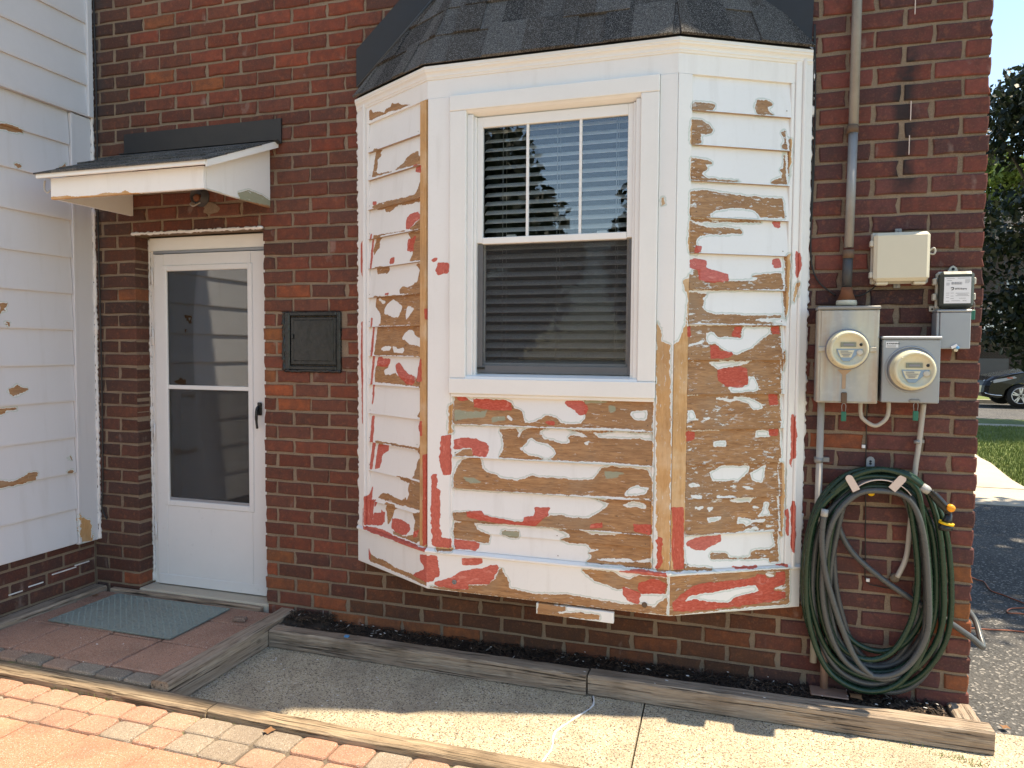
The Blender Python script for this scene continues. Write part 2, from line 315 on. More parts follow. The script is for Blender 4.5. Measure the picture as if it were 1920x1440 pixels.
class MB:
    def __init__(s): s.v = []; s.f = []; s.c = []; s.sm = []
    def add(s, vs, fs, T=None, col=None, smooth=False):
        o = len(s.v); s.v += [tuple(T(*p)) if T else tuple(p) for p in vs]
        s.f += [tuple(o+i for i in f) for f in fs]; s.sm += [smooth]*len(fs)
        if col is not None: s.c += [col]*len(vs)
    def box(s, a0, a1, b0, b1, c0, c1, T=None, bev=0.0, col=None, jit=0.0):
        if bev <= 0:
            vs = [(x, y, z) for x in (a0, a1) for y in (b0, b1) for z in (c0, c1)]
            s.add(vs, [(0, 1, 3, 2), (4, 6, 7, 5), (0, 4, 5, 1), (2, 3, 7, 6), (0, 2, 6, 4), (1, 5, 7, 3)], T, col); return
        lo, hi = (a0, b0, c0), (a1, b1, c1); vs = []; idx = {}
        for i in (0, 1):
            for j in (0, 1):
                for k in (0, 1):
                    e = (i, j, k); p = [hi[q] if e[q] else lo[q] for q in range(3)]
                    for q in range(3):
                        w = list(p)
                        for r_ in range(3):
                            if r_ != q: w[r_] += (-bev if e[r_] else bev)*(1+(R.uniform(-jit, jit) if jit else 0))
                        if jit: w[q] += R.uniform(-.25, .25)*bev*jit
                        idx[e+(q,)] = len(vs); vs.append(tuple(w))
        fs = []
        for q in range(3):
            a, b = [r_ for r_ in range(3) if r_ != q]
            for side in (0, 1):
                def E(x, y):
                    e = [0, 0, 0]; e[q] = side; e[a] = x; e[b] = y; return tuple(e)
                fs.append(tuple(idx[E(x, y)+(q,)] for x, y in ((0, 0), (1, 0), (1, 1), (0, 1))))
        for q in range(3):
            a, b = [r_ for r_ in range(3) if r_ != q]
            for x in (0, 1):
                for y in (0, 1):
                    e0 = [0, 0, 0]; e0[a] = x; e0[b] = y; e1 = list(e0); e1[q] = 1
                    fs.append((idx[tuple(e0)+(a,)], idx[tuple(e1)+(a,)], idx[tuple(e1)+(b,)], idx[tuple(e0)+(b,)]))
        for i in (0, 1):
            for j in (0, 1):
                for k in (0, 1): fs.append(tuple(idx[(i, j, k, q)] for q in range(3)))
        s.add(vs, fs, T, col)
    def prism(s, prof, a0, a1, T, ends=True):             # profile in (b,c) pushed along a
        m = len(prof); vs = [(a0, b, c) for b, c in prof] + [(a1, b, c) for b, c in prof]
        fs = [(i, (i+1) % m, m+(i+1) % m, m+i) for i in range(m)]
        if ends: fs += [tuple(range(m)), tuple(range(2*m-1, m-1, -1))]
        s.add(vs, fs, T)
    def tube(s, pts, r, n=10, caps=True, col=None):
        pts = [np.array(p, float) for p in pts]; m = len(pts); rs = r if isinstance(r, (list, tuple)) else [r]*m
        ref = None; vs = []
        for i, p in enumerate(pts):
            d = pts[min(i+1, m-1)]-pts[max(i-1, 0)]; d /= (np.linalg.norm(d)+1e-12)
            if ref is None:
                ref = np.array([0, 0, 1.]) if abs(d[2]) < .9 else np.array([1., 0, 0])
            a = np.cross(d, ref); a /= (np.linalg.norm(a)+1e-12); b = np.cross(a, d); ref = b
            for k in range(n):
                t = 2*math.pi*k/n; q = p+rs[i]*(math.cos(t)*a+math.sin(t)*b); vs.append(tuple(q))
        fs = [(i*n+k, i*n+(k+1) % n, (i+1)*n+(k+1) % n, (i+1)*n+k) for i in range(m-1) for k in range(n)]
        if caps: fs += [tuple(range(n)), tuple(range((m-1)*n, m*n))]
        s.add(vs, fs, None, col, True)
    def lathe(s, prof, centre, axis='-y', n=32, cap=True):  # profile (radius, distance along axis)
        vs = []
        for r_, h in prof:
            for k in range(n):
                t = 2*math.pi*k/n; x, y = r_*math.cos(t), r_*math.sin(t)
                vs.append({'-y': (centre[0]+x, centre[1]-h, centre[2]+y), 'z': (centre[0]+x, centre[1]+y, centre[2]+h), 'x': (centre[0]+h, centre[1]+x, centre[2]+y)}[axis])
        m = len(prof); fs = [(i*n+k, i*n+(k+1) % n, (i+1)*n+(k+1) % n, (i+1)*n+k) for i in range(m-1) for k in range(n)]
        if cap: fs += [tuple(range(n)), tuple(range((m-1)*n, m*n))]
        s.add(vs, fs, None, None, True)
    def poly(s, pts, T=None): s.add(pts, [tuple(range(len(pts)))], T)
    def slab(s, pts, z0, z1):                             # horizontal polygon with thickness
        m = len(pts); vs = [(x, y, z0) for x, y in pts]+[(x, y, z1) for x, y in pts]
        s.add(vs, [tuple(range(m)), tuple(range(m, 2*m))]+[(i, (i+1) % m, m+(i+1) % m, m+i) for i in range(m)])
    def mesh(s, name, fix=True):
        me = bpy.data.meshes.new(name); me.from_pydata(s.v, [], s.f)
        if s.c and len(s.c) == len(s.v):
            at_ = me.color_attributes.new('tint', 'FLOAT_COLOR', 'POINT')
            at_.data.foreach_set('color', np.array([(*c, 1.) for c in s.c], dtype=np.float32).ravel())
        me.polygons.foreach_set('use_smooth', s.sm)
        if fix:
            bm = bmesh.new(); bm.from_mesh(me); bmesh.ops.recalc_face_normals(bm, faces=bm.faces); bm.to_mesh(me); bm.free()
            me.polygons.foreach_set('use_smooth', s.sm)
        me.update(); return me
    def obj(s, name, mat, parent=None, face=None, fix=True, color=None, label=None, kind=None, loc=None):
        me = s.mesh(name, fix); me.materials.append(M[mat] if isinstance(mat, str) else mat)
        if face is not None: set_uv(me, face)
        return link(me, name, parent, color, label, kind, loc)

def link(me, name, parent=None, color=None, label=None, kind=None, loc=None, rot=None):
    o = bpy.data.objects.new(name, me); COL.objects.link(o)
    if loc is not None: o.location = loc
    if rot is not None: o.rotation_euler = rot
    if parent is not None:
        o.parent = parent; o.matrix_parent_inverse = Matrix.Translation(-Vector(parent.location))
    if color is not None: o.color = (*color, 1.)
    if label: o['label'] = label
    if kind: o['kind'] = kind
    return o

def thing(name, label, cat, loc=(0, 0, 0), group=None):
    o = bpy.data.objects.new(name, None); COL.objects.link(o); o.location = loc; o.empty_display_size = .1
    o['label'] = label; o['category'] = cat
    if group: o['group'] = group
    return o
def tag(o, label, cat, group=None):
    o['label'] = label; o['category'] = cat
    if group: o['group'] = group
    return o
def B(name, mat, parent, *a, T=None, bev=0.0, face=None, **kw):
    m = MB(); m.box(*a, T=T, bev=bev); return m.obj(name, mat, parent, face, **kw)

def spline(pts, k=8, closed=False):
    P = [np.array(p, float) for p in pts]; out = []; m = len(P)
    for i in range(m if closed else m-1):
        p0 = P[(i-1) % m] if closed or i > 0 else P[0]; p1 = P[i]; p2 = P[(i+1) % m]; p3 = P[(i+2) % m] if closed or i+2 < m else P[-1]
        for j in range(k):
            t = j/k; out.append(.5*((2*p1)+(-p0+p2)*t+(2*p0-5*p1+4*p2-p3)*t*t+(-p0+3*p1-3*p2+p3)*t**3))
    if not closed: out.append(P[-1])
    return out

# ------------------------------------------------------------------ where the paint has gone
A_, B_, C_, D_ = (.31, 0.), (.832, -.30), (1.945, -.30), (2.475, 0.)
FL, FF, FRt = Fr(A_, B_), Fr(B_, C_), Fr(C_, D_)
FS = Fr((-1.489, -2.6), (-1.489, 0.))
FC = Fr((-1.20, -.52), (-.245, -.52)); FCS = Fr((-.245, -.52), (-.245, 0.))
MASKS = {}       # face -> (frame, s0, s1, z0, z1)
def set_uv(me, key):
    fr, s0, s1, z0, z1 = MASKS[key]
    nv = len(me.vertices); co = np.empty(nv*3, dtype=np.float64); me.vertices.foreach_get('co', co); co = co.reshape(-1, 3)
    s_ = (co-fr.P)@fr.t; u = (s_-s0)/(s1-s0); v = (co[:, 2]-z0)/(z1-z0)
    li = np.empty(len(me.loops), dtype=np.int32); me.loops.foreach_get('vertex_index', li)
    uv = me.uv_layers.new(name='UVMap'); uv.data.foreach_set('uv', np.stack([u[li], v[li]], 1).astype(np.float32).ravel())

ZO = {'1': (670, 170, 4, 4), '2': (670, 530, 4, 4), '3': (670, 860, 6, 6), '4': (840, 730, 4.8, 4.8), '5': (1230, 140, 4, 4),
      '6': (1230, 500, 4, 4), '7': (1230, 860, 4.8, 4.8), '8': (800, 1000, 4, 4), 'a': (0, 180, 3.6, 3.6), 'b': (0, 560, 3.6, 3.6),
      'c': (0, 900, 5.143, 5.143), 'k': (60, 200, 3.84, 3.84)}
# per face: views, coat (W bare wood, P paint left on, R red primer, G old green stain) and outline as surveyed
SURVEY = {
'L': """1W95,150 105,145 125,170 175,160 205,175 215,145 250,130 265,95 290,105 310,100 345,115 375,110 410,105 385,118 330,140 290,155 240,165 200,190 150,210 95,230
1W135,440 185,445 165,475 180,490 150,520 155,570 150,610 165,630 290,600 350,550 370,510 420,470 455,460 470,500 490,455 490,555 400,575 300,600 220,630 120,655 125,600
1R430,565 455,560 490,565 490,620 465,620 430,610
1W480,640 490,660 490,800 400,820 200,850 125,885 120,870 200,840 390,800 440,780 460,745 470,690
1W125,870 490,800 490,825 400,850 350,860 300,860 265,890 235,915 205,915 200,890 145,900
1R120,840 150,830 155,855 125,865
1R375,950 400,925 455,910 475,930 480,960 440,990 400,1045 370,1040 370,990
1W440,1000 490,950 490,1040 410,1050 400,1040
1W130,1090 370,1050 370,1060 250,1078 150,1100 185,1095 165,1130 165,1180 150,1200 130,1240 120,1200 135,1130
1W370,1070 490,1045 490,1280 450,1280 400,1285 420,1230 420,1200 380,1190 390,1150 395,1110
1R375,1120 410,1110 425,1090 435,1095 425,1150 425,1205 400,1215 375,1200
1R255,1260 290,1255 285,1300 250,1305
1W140,1325 230,1320 240,1350 225,1370 145,1380
1W430,1305 490,1290 490,1440 450,1440 455,1400 465,1350
1R35,1150 45,1125 60,1140 65,1300 55,1440 35,1350
1R105,1080 120,1075 120,1340 105,1340
2W440,0 495,0 495,90 330,85 320,60 345,30 390,35 430,15
2R215,85 245,75 245,95 220,98
2W135,105 495,90 495,318 135,325
2P240,140 270,125 295,150 335,175 330,215 310,260 270,265 240,245 205,235 205,195 220,160
2P135,190 165,215 180,260 180,315 135,325
2P375,175 395,180 430,200 400,240 380,280 370,270 365,220
2P145,120 165,115 210,150 190,165 170,140
2W145,335 495,325 495,555 135,545
2P350,380 395,350 420,370 430,400 475,420 485,485 430,470 395,465 365,440 335,420
2P180,500 215,475 265,480 250,510 200,515
2P270,480 300,480 305,500 345,485 360,500 350,530 280,530
2W135,630 175,610 200,620 235,600 230,640 200,660 210,690 250,690 290,680 310,700 440,740 440,690 460,750 495,740 495,785 140,745
2R145,560 180,555 185,570 240,570 240,610 215,635 145,625
2R280,620 310,595 350,650 390,690 435,700 440,745 420,772 380,765 330,720 300,680
2R465,575 490,570 495,745 450,745 455,640
2W470,790 495,785 495,1015 455,1005 480,960 490,930 480,900 490,870
2R460,1035 495,1035 495,1155 470,1145 455,1080
2W480,1170 495,1160 495,1245 470,1240
2W135,1180 490,1245 490,1260 380,1240 230,1210 150,1200
2W150,1200 215,1205 160,1240
2R150,1215 230,1215 230,1260 190,1290 180,1390 140,1400 145,1300
2W440,1260 495,1255 495,1440 430,1430 455,1380 445,1340 470,1310
2R40,300 60,290 65,440 60,600 70,650 65,900 60,1080 45,1050 40,700 35,600
2R108,260 122,265 125,500 125,900 115,930 108,700
2R105,1000 125,1000 130,1200 125,1400 105,1400
2R512,200 540,190 540,270 515,280
2R530,420 550,420 555,500 535,490
2R500,1290 525,1285 545,1440 500,1440
3W570,290 740,270 740,590 430,500 240,440 290,385 350,390 430,440 510,465 545,430 565,470 585,400 565,340
3W450,190 620,230 700,290 690,300 600,290 480,240
3W670,60 700,30 740,0 740,240 620,215 650,190 670,120
3W330,490 375,500 430,515 450,550 410,580 400,650 380,700 350,740 330,600 310,560
3W610,620 730,600 735,930 690,930 550,870 640,850 640,700
3R190,610 310,600 315,700 290,750 180,745 185,660
3R390,670 480,680 590,740 600,800 560,860 480,850 390,780
3R640,820 700,790 680,880 635,885
3R185,460 230,460 210,500 190,560
3R265,560 285,600 265,610
3W400,800 560,880 700,935 680,950 560,900 430,850
3R95,750 300,790 430,860 740,990 900,1030 800,1045 600,990 430,905 200,825 100,785
3R75,560 90,530 105,560 105,750 75,760
3R110,420 150,400 180,300 180,740 110,740
3R750,0 820,0 820,960 750,980
3W160,1070 240,1120 300,1130 440,1220 640,1300 830,1420 830,1450 600,1340 260,1190 150,1150
3R715,1075 835,1075 835,1420 640,1310 640,1290 760,1240 755,1200 715,1150
3R140,990 160,1060 165,1130 140,1140""",
'F': """1R550,1275 600,1255 610,1280 580,1290
1R600,1300 640,1290 690,1295 690,1370 660,1375 610,1388 595,1350
2R630,1150 705,1140 712,1420 640,1430 620,1300
2W690,930 715,900 712,1130 685,1140
3R850,165 905,170 905,320 940,360 940,780 960,880 1060,900 1060,1010 980,1000 850,980 835,600 835,300
3R930,0 1060,0 1060,180 960,180 950,60
3W880,985 1070,1000 1070,1030 900,1030
3R815,1075 910,1090 925,1180 925,1320 830,1345
4W50,60 150,75 220,120 220,85 350,90 500,95 565,120 600,170 660,195 680,260 700,300 740,310 830,270 880,235 940,240 980,260 1000,300 1100,315 1200,305 1240,260 1230,200 1220,100 1500,110 1840,100 1840,375 1500,350 900,340 400,320 50,310
4R75,70 150,65 185,95 150,105 90,100
4R220,85 350,90 420,100 500,95 565,120 575,185 480,195 380,190 220,160
4R1060,105 1180,100 1215,110 1255,150 1250,225 1180,240 1150,200 1090,170 1050,140
4R870,285 960,290 960,325 900,320
4G60,180 200,200 360,190 340,250 150,270 60,290
4G390,250 520,240 520,280 400,300
4G1430,150 1500,150 1510,190 1460,215
4G1220,100 1460,110 1400,130 1230,130
4P525,240 550,235 590,265 585,285 550,275
4P1640,200 1780,190 1800,240 1790,285 1680,280 1650,250
4W460,355 620,360 630,440 640,440 650,400 670,370 750,350 810,350 1100,370 1840,385 1840,690 1500,660 460,615 490,550 490,420
4P815,370 900,360 1090,370 1200,400 1260,430 1200,430 1110,415 1085,440 1095,485 1010,490 950,465 860,450 830,410
4P650,540 690,500 710,450 750,435 800,470 880,490 950,530 970,580 930,625 870,625 790,605 720,590
4P1300,395 1500,385 1830,395 1830,470 1700,445 1500,450 1350,440
4P1215,490 1260,465 1260,510
4W130,540 225,535 235,600 60,600
4R60,450 150,435 240,445 330,475 360,490 370,560 350,605 300,605 230,595 225,530 150,525 60,545
4W85,690 120,640 180,615 270,620 290,640 300,700 350,750 430,770 480,800 620,820 690,800 760,775 830,795 1000,800 1180,820 1300,810 1340,770 1380,710 1450,695 1700,715 1790,730 1830,800 1835,985 1400,960 900,940 50,890 50,780
4P1590,930 1620,890 1690,860 1740,880 1800,880 1790,935 1700,955 1590,955
4G1400,735 1600,750 1500,800 1410,810
4G130,790 220,790 330,840 200,850
4W1230,965 1400,1000 1440,990 1840,990 1840,1310 1400,1270 1000,1250 800,1230 300,1210 50,1185 50,1110 170,1100 300,1130 450,1160 650,1190 800,1180 920,1130 1040,1135 1080,1155 1250,1160 1340,1120 1400,1070 1460,1030 1350,1000
4P1560,1050 1640,1005 1770,1030 1770,1075 1600,1060
4R170,1100 300,1090 330,1130 500,1165 640,1195 680,1190 700,1140 770,1140 790,1060 910,1060 910,1130 850,1170 800,1220 750,1232 600,1220 300,1180 180,1150
4R1270,1220 1390,1190 1390,1245 1270,1250
4R1660,1210 1835,1215 1835,1305 1680,1280
4W50,1200 230,1205 260,1260 380,1320 370,1390 280,1380 50,1340
4W470,1270 640,1280 630,1340 560,1340 480,1300
4G470,1270 640,1280 630,1340 560,1340 480,1300
4W940,1255 1250,1280 1840,1320 1840,1440 1280,1440 1250,1400 1100,1390 1000,1350 1090,1330 1050,1290
4P1210,1275 1400,1290 1550,1310 1450,1315 1280,1305
4R50,1345 290,1385 270,1440 50,1440
8W990,45 1100,30 1690,30 1690,270 1190,215 1240,170 1200,150 1320,120 1230,90 1050,70
8P1200,190 1520,190 1540,210 1690,190 1690,220 1400,215
8R205,40 330,65 400,100 370,128 205,115
8R1430,275 1600,265 1800,290 1800,325 1480,290
8R0,165 80,170 100,240 100,320 50,350 0,370
8R270,180 420,185 420,220 380,235 280,235 265,210
8W560,250 580,290 610,350 630,410 800,450 1050,455 1250,490 1400,515 1500,530 1650,530 1700,545 1780,490 1800,460 1800,610 1400,570 800,500 450,460 200,430 0,400 70,395 300,420 320,385 450,385 510,340 550,270
8R60,360 180,330 250,285 350,265 420,260 480,235 540,235 550,260 510,330 460,380 320,380 320,420 240,415 180,410 70,390
8W1160,265 1400,285 1450,320 1520,345 1560,320 1600,310 1800,330 1800,450 1580,450 1500,400 1440,420 1380,395 1250,350 1210,310
8R1590,370 1700,330 1790,370 1790,450 1600,450 1580,410
8R1460,395 1580,430 1600,460 1590,535 1500,500 1470,440
8P1610,455 1770,455 1760,500 1700,545 1650,540
8W835,510 1040,550 1040,580 960,590 1000,600 1150,590 1300,610 1290,650 835,606
6W0,395 25,470 40,560 100,590 112,1440 0,1440
7W0,0 130,0 120,1010 0,1010
7R0,690 55,720 60,800 40,980 0,1000
5W40,930 65,920 60,980 40,1000""",
'R': """6W118,590 170,560 215,440 225,260 230,1440 110,1440
6W200,110 235,90 235,200 210,180
7W130,0 255,0 245,1010 125,1010
7R135,435 245,435 245,990 150,1000 130,800 150,570 135,540
5W270,215 300,210 380,225 440,225 430,255 415,280 265,270
5W760,195 830,195 870,220 865,240 830,250 840,290 885,315 750,310 740,270 730,250
5W265,340 350,345 400,375 425,420 415,445 370,450 330,450 325,490 345,525 255,530 250,430
5W940,430 970,420 975,575 940,565 930,540 960,520
5W255,625 380,640 430,665 420,680 360,670 380,700 375,725 330,745 370,780 450,790 600,800 660,815 255,800
5W960,590 975,620 970,830 850,825 880,790 940,780 940,740 920,720 950,710
5W250,880 350,865 560,900 700,915 950,935 955,1085 770,1075 740,1030 680,1010 560,1005 450,1020 400,1050 400,1075 250,1070
5W250,1080 800,1100 800,1112 300,1104
5W250,1090 300,1120 380,1145 540,1150 640,1165 650,1195 500,1200 400,1200 330,1210 300,1250 300,1300 330,1345 240,1345 235,1200
5R290,1290 340,1290 330,1340 270,1345
5R870,1105 940,1105 930,1150 890,1150
5R250,1390 300,1375 385,1400 380,1440 250,1440
5R880,1385 930,1380 940,1440 870,1430
5W990,480 1015,490 1000,720 985,830
5W965,1360 1000,1340 1000,1440 965,1440
5R1035,1320 1060,1350 1070,1440 1030,1440
6W240,30 330,20 330,110 560,110 700,110 770,95 700,70 940,50 945,175 235,180
6R250,0 360,0 400,20 480,40 540,60 540,110 420,125 320,105 310,30 250,10
6R870,0 940,0 940,10 900,15
6P240,30 275,30 275,70 245,55
6W230,190 400,205 380,215 350,240 370,260 340,310 380,345 440,360 600,365 700,370 930,365 940,385 700,400 930,430 235,430
6W230,445 940,440 935,705 225,705
6P380,500 430,490 470,530 560,530 640,535 650,450 870,455 860,500 740,590 720,615 600,665 520,640 440,580 390,590 375,540
6P230,590 300,575 370,550 350,580 240,605
6R590,450 645,450 635,535 570,520
6R870,450 930,445 930,510 870,510
6R400,590 465,590 470,630 560,640 580,660 530,690 400,695
6R230,450 265,450 260,530 230,530
6W225,710 935,705 930,955 220,960
6P390,715 730,710 640,740 460,775
6P690,820 740,830 770,920 730,940 560,945 520,900 680,890
6R460,775 640,745 690,770 685,880 640,910 520,900 460,850
6W220,968 930,960 930,1222 217,1228
6P440,980 560,990 600,1000 570,1020 460,1000
6P580,975 700,980 790,1030 800,1070 730,1075 690,1030 590,1000
6P240,1080 280,1075 300,1140 330,1150 230,1160
6P340,1130 410,1130 380,1155
6R850,955 915,960 915,1040 850,1045
6G590,975 690,985 670,1005
6W215,1235 930,1225 930,1440 215,1440
6P750,1235 850,1230 860,1280 740,1280
6R850,1220 920,1220 920,1270 850,1270
6R215,1235 290,1240 285,1300 220,1315
6P430,1310 520,1305 530,1350 420,1350
6R1000,1110 1020,1100 1035,1260 1020,1440 995,1440
6R1030,0 1065,0 1050,100 1030,60
6W960,0 1000,0 985,300 960,440 955,200
6W1040,120 1060,130 1020,300 1015,230
6W945,640 965,630 955,800 945,780
7W255,0 1095,0 1095,335 255,385
7P480,120 560,85 600,65 850,65 820,140 740,200 500,205
7G600,150 700,150 780,130 730,165 620,170
7P840,130 940,80 1010,50 980,90 970,180 950,220 870,205
7P280,225 340,210 410,250 300,255
7P750,250 820,245 890,280 820,275
7P530,330 660,330 760,350 540,355
7P300,320 410,330 400,370 320,350
7W255,390 1095,345 1095,630 255,690
7P670,370 870,360 850,395 680,395
7P345,440 430,430 420,460 350,455
7P455,440 530,440 480,490
7P450,530 590,520 585,550 470,580
7P730,530 860,545 980,540 970,570 870,570 800,610 770,580 715,590
7P860,430 940,430 930,450 870,450
7P970,390 1020,390 1010,450 1025,510 960,520 900,520 960,460
7P780,640 880,605 930,630 800,650
7P970,600 1080,595 1080,605 980,615
7W1050,640 1095,640 1095,880 900,900 480,900 480,850 630,850 640,880 720,890 840,880 850,840 900,820 1020,815 1070,780
7W1000,900 1095,880 1095,920 1010,930
7W255,940 290,970 500,980 500,1000 250,1000
7R275,745 400,705 585,690 585,750 470,800 440,830 350,820 280,785
7W1105,40 1145,40 1150,300 1130,700 1110,700
7R1185,0 1210,0 1200,110
7R1150,460 1175,440 1185,600 1175,700 1155,680
7R1195,420 1215,360 1240,430 1245,700 1215,860 1195,780 1200,600
7W90,1050 1190,980 1190,1300 90,1410
7R220,1220 320,1140 450,1110 800,1080 880,1060 900,1035 980,1040 980,1070 1060,1060 1070,1015 1150,1010 1155,1130 1050,1150 1050,1180 1150,1190 1150,1250 1000,1290 600,1340 300,1370 150,1370 140,1290
7P245,1285 300,1230 450,1205 700,1160 890,1130 910,1190 700,1240 650,1290 460,1285 350,1260
7P970,1020 1050,1040 1040,1065 980,1050
7P1055,1155 1130,1145 1140,1170 1060,1170
7R650,965 900,955 900,975 700,985
7R1050,945 1180,940 1170,965 1060,960""",
'S': """aW-40,180 60,190 130,215 175,250 100,243 -40,210
aW100,460 130,458 150,480 120,485
aW440,445 450,480 400,500 390,485 425,470
bW-30,25 50,30 50,60 0,105 -30,100
bP-5,45 15,45 10,75 -5,80
bW40,155 75,160 60,190 40,180
bW70,610 130,580 190,615 150,635 90,660 70,640
bW-30,745 135,735 135,750 60,755 0,790 -30,800
bW470,1065 490,1060 480,1105
bW465,1160 495,1150 495,1180 460,1180
bW-30,1225 90,1235 200,1175 260,1170 255,1195 230,1205 240,1230 90,1265 -30,1285
cW755,310 780,350 860,400 885,560 880,590 780,600 760,540""",
'C': """kW130,650 240,640 320,648 440,640 520,620 640,620 670,600 700,620 1000,622 1180,618 1190,680 130,700""",
'D': """kW1235,580 1260,600 1330,620 1440,660 1720,715 1720,735 1235,650
kW1480,620 1560,600 1660,640 1720,680 1720,715 1500,670
kG1480,620 1560,600 1660,640 1720,680 1720,715 1500,670"""}
MASKS['L'] = (FL, -.08, FL.L+.04, .36, 2.90); MASKS['F'] = (FF, -.04, FF.L+.04, .36, 2.90); MASKS['R'] = (FRt, -.04, FRt.L+.08, .36, 2.90)
MASKS['S'] = (FS, 0., 2.62, .30, 3.4); MASKS['C'] = (FC, -.02, .98, 2.25, 2.5); MASKS['D'] = (FCS, -.02, .56, 2.25, 2.75)
PAINT = {}
for key, (fr, s0, s1, z0, z1) in MASKS.items():
    res = .0026; w = int((s1-s0)/res); h = int((z1-z0)/res); ch = np.zeros((h, w, 3), dtype=np.float32)
    offn = {'L': .012, 'F': .012, 'R': .012, 'S': .008, 'C': .0, 'D': .0}[key]
    for ln in SURVEY[key].split('\n'):
        ln = ln.strip(); ox, oy, kx, ky = ZO[ln[0]]; ty = ln[1]
        pts = []
        for q in ln[2:].split():
            x, y = q.split(','); a, b = fr.hit(ox+float(x)/kx, oy+float(y)/ky, offn); pts.append(((a-s0)/res, (b-z0)/res))
        P = np.array(pts); x0, y0 = np.floor(P.min(0)).astype(int); x1, y1 = np.ceil(P.max(0)).astype(int)+1
        x0, y0, x1, y1 = max(0, x0), max(0, y0), min(w, x1), min(h, y1)
        if x1 <= x0 or y1 <= y0: continue
        X, Y = np.meshgrid(np.arange(x0, x1)+.5, np.arange(y0, y1)+.5); ins = np.zeros(X.shape, bool)
        for i in range(len(P)):
            ax_, ay_ = P[i]; bx_, by_ = P[(i+1) % len(P)]
            if ay_ == by_: continue
            c_ = ((ay_ > Y) != (by_ > Y)) & (X < (bx_-ax_)*(Y-ay_)/(by_-ay_)+ax_); ins ^= c_
        sub = ch[y0:y1, x0:x1]
        if ty == 'W': sub[ins, 0] = 1; sub[ins, 1] = 0
        elif ty == 'P': sub[ins] = 0
        elif ty == 'R': sub[ins, 1] = 1
        else: sub[ins, 2] = 1
    def feather(a, k, n_):
        for _ in range(n_):
            for ax_ in (0, 1):
                acc = np.zeros_like(a)
                for d in range(-k, k+1): acc += np.roll(a, d, ax_)
                a = acc/(2*k+1)
        return a
    wide = feather(ch[:, :, 0], 3, 2); ch = feather(ch, 1, 2)
    img = bpy.data.images.new('coats_'+key, w, h, float_buffer=True); img.colorspace_settings.name = 'Non-Color'
    buf = np.ones((h, w, 4), dtype=np.float32); buf[:, :, :3] = ch; buf[:, :, 3] = wide; img.alpha_mode = 'CHANNEL_PACKED'; img.pixels.foreach_set(buf.ravel()); img.update()
    PAINT[key] = img
peel_mat('boards_left', PAINT['L'], fleck=.25, halo=False); peel_mat('boards_front', PAINT['F'], fleck=.3); peel_mat('boards_right', PAINT['R'], fleck=.8)
peel_mat('posts_left', PAINT['L'], 'v', True, .1, halo=False); peel_mat('posts_front', PAINT['F'], 'v', True, .35); peel_mat('posts_right', PAINT['R'], 'v', True, .3)
peel_mat('side_boards', PAINT['S'], fleck=.1, paint=(.64, .635, .65)); peel_mat('side_post', PAINT['S'], 'v', True, .1, paint=(.64, .635, .65))
peel_mat('canopy_front', PAINT['C'], light=True, fleck=.2, halo=False); peel_mat('canopy_side', PAINT['D'], fleck=.4)
# bare strips: all wood, primer where surveyed
def strip_mat(name, key):
    m = M['posts_left'].copy() if key == 'L' else M['posts_right'].copy(); m.name = name; t = m.node_tree
    for nd in t.nodes:
        if nd.bl_idname == 'ShaderNodeSeparateColor' and nd.outputs[0].is_linked:
            for l in list(nd.outputs[0].links):
                s_ = l.to_socket; t.links.remove(l); s_.default_value = 1.0
    M[name] = m
strip_mat('strip_bare', 'L')

# ------------------------------------------------------------------ brick house wall
CH, BL, MJ = .077, .2183, .0142
def bed(j): return (42.75-j)*CH
house = thing('brick_house', 'dark red brick house wall with tan mortar behind the bay window, door and meters', 'house', (.8, 0, 0))
XL, XR, EH = -1.489, 3.1545, 7.2
DX0, DX1, DZ = -1.178, -.297, bed(14)                      # doorway
# mortar backing, in pieces round the doorway, the hatch and the bay's inside
m = MB(); y0, y1 = .0075, .24
def mb(x0, x1, z0, z1): m.box(x0, x1, y0, y1, z0, z1)
mb(XL-.1, DX0-.006, -.1, EH); mb(DX0-.006, DX1+.006, DZ+.004, EH); mb(DX1+.006, .42, -.1, EH); mb(.42, 2.36, -.1, .58); mb(.42, 2.36, 2.75, EH); mb(2.36, XR-.007, -.1, EH)
m.obj('mortar', 'mortar', house)
m = MB(); m.box(XL-3, XL-.1, .03, .24, -.1, EH); m.box(XR-.24, XR-.007, .24, 7.5, -.1, EH); m.box(XL-3, XR-.24, 7.3, 7.5, -.1, EH); m.obj('outer_wall', 'far_brick', house)
m = MB(); m.box(-4.4, XR+.03, -.16, 7.8, EH, EH+.05); m.obj('eave', 'eave_white', house)
m = MB(); m.prism([(-.20, EH+.05), (7.8, EH+.05), (3.7, EH+1.9)], -4.4, XR+.03, lambda a, b, c: (a, b, c)); m.obj('roof', 'roof_far', house)
def cut(iv, lo, hi):
    out = []
    for a, b in iv:
        if hi <= a or lo >= b: out.append((a, b)); continue
        if lo > a: out.append((a, lo))
        if hi < b: out.append((hi, b))
    return out
HX0, HX1, HZ0, HZ1 = -.158, .186, 1.44, 1.757
bricks = []
